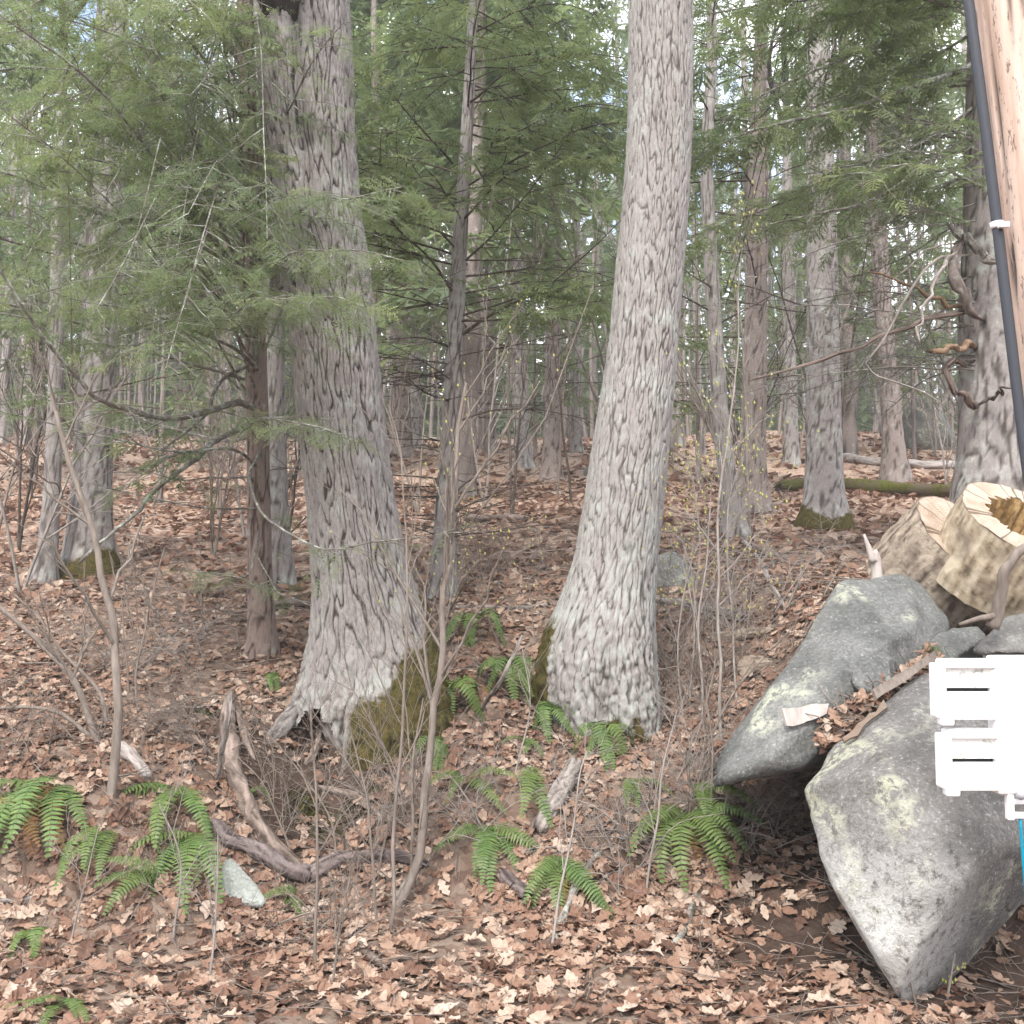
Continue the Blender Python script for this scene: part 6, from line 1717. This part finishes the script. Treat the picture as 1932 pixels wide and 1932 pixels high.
br = thing('cable_bracket', P(1985, 1505, 2.5), 'bright white plastic bracket of two slotted frames fixed low on the pole', 'bracket')
d = 2.50
def part(nm, mat, *boxes, under=None):
    mb = MB()
    for b in boxes: box(mb, *b)
    return mb.build(nm, M[mat], under or br, smooth=False)
part('mounting_plate', 'white', (1884, 1238, 2010, 1500, d, 0.05, 0.008), (1872, 1262, 1890, 1352, d + 0.006, 0.03, 0.004), (1886, 1380, 1900, 1498, d + 0.004, 0.03, 0.004))
for (xl, xr, yt, yb) in ((1768, 1884, 1244, 1366), (1779, 1890, 1377, 1500)):
    ym = (yt + yb) / 2 - 4
    mb = MB()
    box(mb, xl, yt + 8, xl + 18, yb - 10, d - 0.004, 0.045, 0.006)
    box(mb, xl + 10, yt, xr + 4, yt + 18, d - 0.002, 0.045, 0.006)
    box(mb, xl + 16, yb - 14, xr + 2, yb - 8, d, 0.04, 0.002)
    box(mb, xl + 8, yb - 18, xl + 34, yb + 4, d - 0.008, 0.03, 0.006)
    fr = mb.build('frame', M['white'], br, smooth=False)
    part('panel', 'white_dirty', (xl + 17, yt + 16, xr + 1, ym - 3, d + 0.010, 0.012, 0.001), under=fr)
    part('panel', 'white_dirty', (xl + 17, ym + 4, xr + 1, yb - 13, d + 0.010, 0.012, 0.001), under=fr)
    part('slot_shade', 'dark', (xl + 18, ym - 5, xr, ym + 6, d + 0.024, 0.006, 0.0), under=fr)  # dark strip behind the gap between panels, painted shade
part('latch', 'white', (1903, 1498, 1914, 1548, d + 0.004, 0.02, 0.003), (1912, 1508, 1960, 1518, d + 0.004, 0.02, 0.003), (1912, 1534, 1960, 1545, d + 0.004, 0.02, 0.003))
mb = MB(); c = P(1926, 1500, d - 0.01); v, f = ICO[3]; mb.add(c + v * 0.012, None, f); mb.build('screw', M['metal'], br)
tc = thing('teal_cable', P(1960, 1900, 2.55), 'thin teal cable hanging below the white bracket', 'cable')
pts = spline([P(1925, 1545, d + 0.012), P(1927, 1580, d + 0.02), P(1932, 1640, d + 0.03), P(1945, 1780, d + 0.05), P(1990, 1990, d + .06), P(2110, 2290, d + .06)], 40)
mb = MB(); tubes(mb, pts, np.full(40, 0.0035), 10, cap=True); mb.build('sheath', M['teal'], tc)

# overhead wires running to the leaning trunk, and a capped pipe far up the slope
tr = T[3]
for dx, lab in ((0, 'thin dark overhead wire dropping toward the leaning bluish trunk'), (14, 'second thin overhead wire running beside the first')):
    a = P(1560 + dx * 1.8, -420, 7.0); b = tr.at(float(P(1400, 560, tr.d)[2]) - dx * 0.01) + np.array([0.10, -0.15, 0])
    t = np.linspace(0, 1, 30)[:, None]
    pts = a * (1 - t) + b * t; pts[:, 2] -= 0.25 * (4 * t * (1 - t))[:, 0]
    mb = MB(); tubes(mb, pts, np.full(30, 0.0045), 5)
    tag(mb.build('overhead_wire', M['wire'], at=b), lab, 'wire')
gx_ = P(1402, 60, 14.0)[0]
cpipe = thing('capped_pipe', [gx_, 14.0, hgt(gx_, 14.0)], 'tall thin pipe with a small white cap, rising behind the hemlock boughs', 'pipe')
top = P(1402, 26, 14.0)
mb = MB(); tubes(mb, np.array([[gx_, 14, hgt(gx_, 14.0) - 0.2], [gx_, 14, 3.0], top]), np.full(3, 0.035), 10, cap=True); mb.build('pipe', M['twig_grey'], cpipe)
mb = MB(); tubes(mb, np.array([top + [0, 0, -0.03], top + [0, 0, 0.0], top + [0, 0, 0.07], top + [0, 0, 0.09]]), np.array([0.06, 0.10, 0.095, 0.05]), 16, cap=True); mb.build('cap', M['white_dirty'], cpipe)

# ================================================================== LEAF LITTER
rg = np.random.default_rng(99)
def scatter(n, y0, y1, margin=0.4):
    y = np.sqrt(rg.uniform(y0 ** 2, y1 ** 2, n)); x = rg.uniform(-1, 1, n) * (0.52 * y + margin)
    ok = rg.random(n) > soil_mask(x, y) * 1.05
    # drifts: litter lies thicker in places
    ok &= rg.random(n) < np.clip(0.75 + 0.9 * gnoise(np.stack([x * 1.7, y * 1.7, 0 * x], -1)), 0.25, 1)
    x, y = x[ok], y[ok]
    return x, y, height(x, y)
mb = MB()
for n, y0, y1, kind, sz, lift, tilt in ((3600, 2.9, 5.4, 'oak', (0.06, 0.13), 0.02, 0.30), (4500, 2.9, 5.6, 'oak_mid', (0.04, 0.09), 0.02, 0.36), (7000, 2.9, 6.5, 'beech', (0.02, 0.065), 0.02, 0.5), (8000, 5.2, 9.0, 'oak_mid', (0.05, 0.12), 0.024, 0.32), (4500, 4.8, 6.9, 'oak_mid', (0.05, 0.11), 0.03, 0.36),
                                        (3500, 5.4, 9.5, 'beech', (0.04, 0.09), 0.02, 0.45), (14000, 8.6, 18, 'far', (0.08, 0.17), 0.02, 0.40), (12000, 17, 46, 'far', (0.14, 0.30), 0.02, 0.35)):
    x, y, z = scatter(n, y0, y1)
    nn = unit(ground_normal(x, y) + rg.normal(0, tilt, (len(x), 3)))
    tone = np.clip(rg.beta(2.0, 2.2, len(x)) - 0.12 * sstep(7, 14, y) + 0.18 * gnoise(np.stack([x * 0.8, y * 0.8, 0 * x + 3], -1)), 0, 1)  # tone drops up the slope: canopy shade put into the leaf colour
    stamp_leaves(mb, np.stack([x, y, z + lift * rg.random(len(x)) + 0.004], -1), nn, rg.uniform(*sz, len(x)), tone, kind, rg)
tag(mb.build('leaf_litter', M['leaf_litter'], ground, smooth=False), kind='stuff')
# leaves and scraps caught in the seam between the slab and the large boulder
n = 420
u = rg.random(n)
o0 = np.array([P(1545 + 225 * a_, 1392 - 150 * a_ + b_, 4.66 + 0.40 * a_ + c_) for a_, b_, c_ in zip(u, rg.normal(0, 13, n), rg.uniform(0, 0.12, n))])
mb = MB(); stamp_leaves(mb, o0, unit(np.array([0, -0.6, 0.8]) + rg.normal(0, 0.5, (n, 3))), rg.uniform(0.05, 0.11, n), np.clip(rg.beta(2, 2, n), 0, 1), 'oak_mid', rg)
tt_ = rg.random((70, 1)); base_ = o0[rg.integers(0, n, 70)]
dir_ = unit(np.array([-0.6, -0.5, 0.1]) + rg.normal(0, 0.6, (70, 3))); ls_ = rg.uniform(0.1, 0.35, (70, 1, 1)); t5 = np.linspace(-0.5, 0.5, 5)[None, :, None]
twb = MB(); tubes(twb, base_[:, None] + dir_[:, None] * ls_ * t5 + rg.normal(0, .008, (70, 5, 3)), np.full((70, 5), 0.003), 4); tag(twb.build('twig_litter', M['twig_brown'], ground), kind='stuff')
tag(mb.build('leaf_drift', M['leaf_litter'], ground, smooth=False), kind='stuff')
# the leaves that show largest, each one its own piece
lm = []
for i, (tv, tt) in enumerate(LEAVES['oak']):
    b = MB().add(tv, None, tt, (0.5, 0, 0)); lm.append(b.mesh('leaf', M['leaf'], False))
x, y, z = scatter(420, 3.7, 5.2, -0.12)
x, y, z = x[:300], y[:300], z[:300]
nn = unit(ground_normal(x, y) + rg.normal(0, 0.3, (len(x), 3)))
for i in range(len(x)):
    o = bpy.data.objects.new('leaf', lm[rg.integers(0, len(lm))])
    COL.objects.link(o); o.parent = ground
    a = rg.uniform(0, 6.28); xx = np.array([math.cos(a), math.sin(a), 0]); xx = unit(xx - nn[i] * (xx @ nn[i])); yy = np.cross(nn[i], xx)
    sc = rg.uniform(0.09, 0.15)
    m = Matrix(((xx[0], yy[0], nn[i][0], 0), (xx[1], yy[1], nn[i][1], 0), (xx[2], yy[2], nn[i][2], 0), (0, 0, 0, 1))) @ Matrix.Scale(sc, 4)
    m.translation = (x[i], y[i], z[i] + 0.03)
    o.matrix_local = m
# twigs mixed into the litter
mb = MB()
for n, y0, y1, r in ((1300, 3.2, 7.0, (0.0012, 0.0035)), (700, 6.5, 12, (0.003, 0.008)), (300, 11, 26, (0.006, 0.02))):
    y = np.sqrt(rg.uniform(y0 ** 2, y1 ** 2, n)); x = rg.uniform(-1, 1, n) * (0.52 * y + .3)
    a = rg.uniform(0, 6.28, n); L = rg.uniform(0.1, 0.55, n) * (1 if y0 < 6 else 1.6)
    t = np.linspace(-.5, .5, 5)
    X = x[:, None] + np.cos(a)[:, None] * L[:, None] * t + rg.normal(0, .012, (n, 5)); Y = y[:, None] + np.sin(a)[:, None] * L[:, None] * t + rg.normal(0, .012, (n, 5))
    Zz = height(X, Y) + rg.uniform(0.015, 0.05, (n, 1))
    tubes(mb, np.stack([X, Y, Zz], -1), rg.uniform(*r, n)[:, None] * np.linspace(1, .5, 5)[None], 3)
tag(mb.build('twig_litter', M['twig_brown'], ground), kind='stuff')
# small bits of moss on the bank
for px, py, r, lab in ((378, 1350, 0.07, None), (640, 1570, 0.16, None), (700, 1520, 0.14, None), (1140, 1398, 0.20, None), (580, 1530, 0.12, None), (1575, 1000, 0.2, None)):
    g = G(px, py); n = 500
    a = rg.uniform(0, 6.28, n); rr = r * np.sqrt(rg.random(n)); x = g[0] + np.cos(a) * rr; y = g[1] + np.sin(a) * rr * .8; z = height(x, y)
    mb = MB(); o0 = np.stack([x, y, z + 0.006], -1)
    v = o0[:, None] + rg.normal(0, 0.009, (n, 4, 3)) * [1, 1, .9]
    mb.add(v.reshape(-1, 3), None, (np.array([[0, 1, 2], [0, 2, 3], [0, 3, 1]])[None] + (np.arange(n) * 4)[:, None, None]).reshape(-1, 3))
    tag(mb.build('moss_patch', M['moss'], ground, smooth=False), kind='stuff')

# ================================================================== HAZE, ADDED TO IMITATE LENS VEIL AND LIFT THE FAR DARKS
hz = bpy.data.materials.new('lens_veil_haze'); hz.use_nodes = True
hn, hl = hz.node_tree.nodes, hz.node_tree.links
hn.clear()
pv = hn.new('ShaderNodeVolumePrincipled'); pv.inputs['Density'].default_value = HAZE
pv.inputs['Color'].default_value = (0.93, 0.94, 0.95, 1)
ho = hn.new('ShaderNodeOutputMaterial'); hl.new(pv.outputs[0], ho.inputs['Volume'])
zmax = 52.0
bm = bmesh.new(); bmesh.ops.create_cube(bm, size=1.0)
for vv in bm.verts:
    vv.co = Vector((vv.co.x * 1100, 200 + vv.co.y * 860, (zmax - 4) / 2 + vv.co.z * (zmax + 4)))
me = bpy.data.meshes.new('haze'); bm.to_mesh(me); bm.free(); me.materials.append(hz)
ho_ = bpy.data.objects.new('haze', me); COL.objects.link(ho_)
tag(ho_, 'thin pale haze volume added to imitate lens veil', 'haze', kind='stuff')
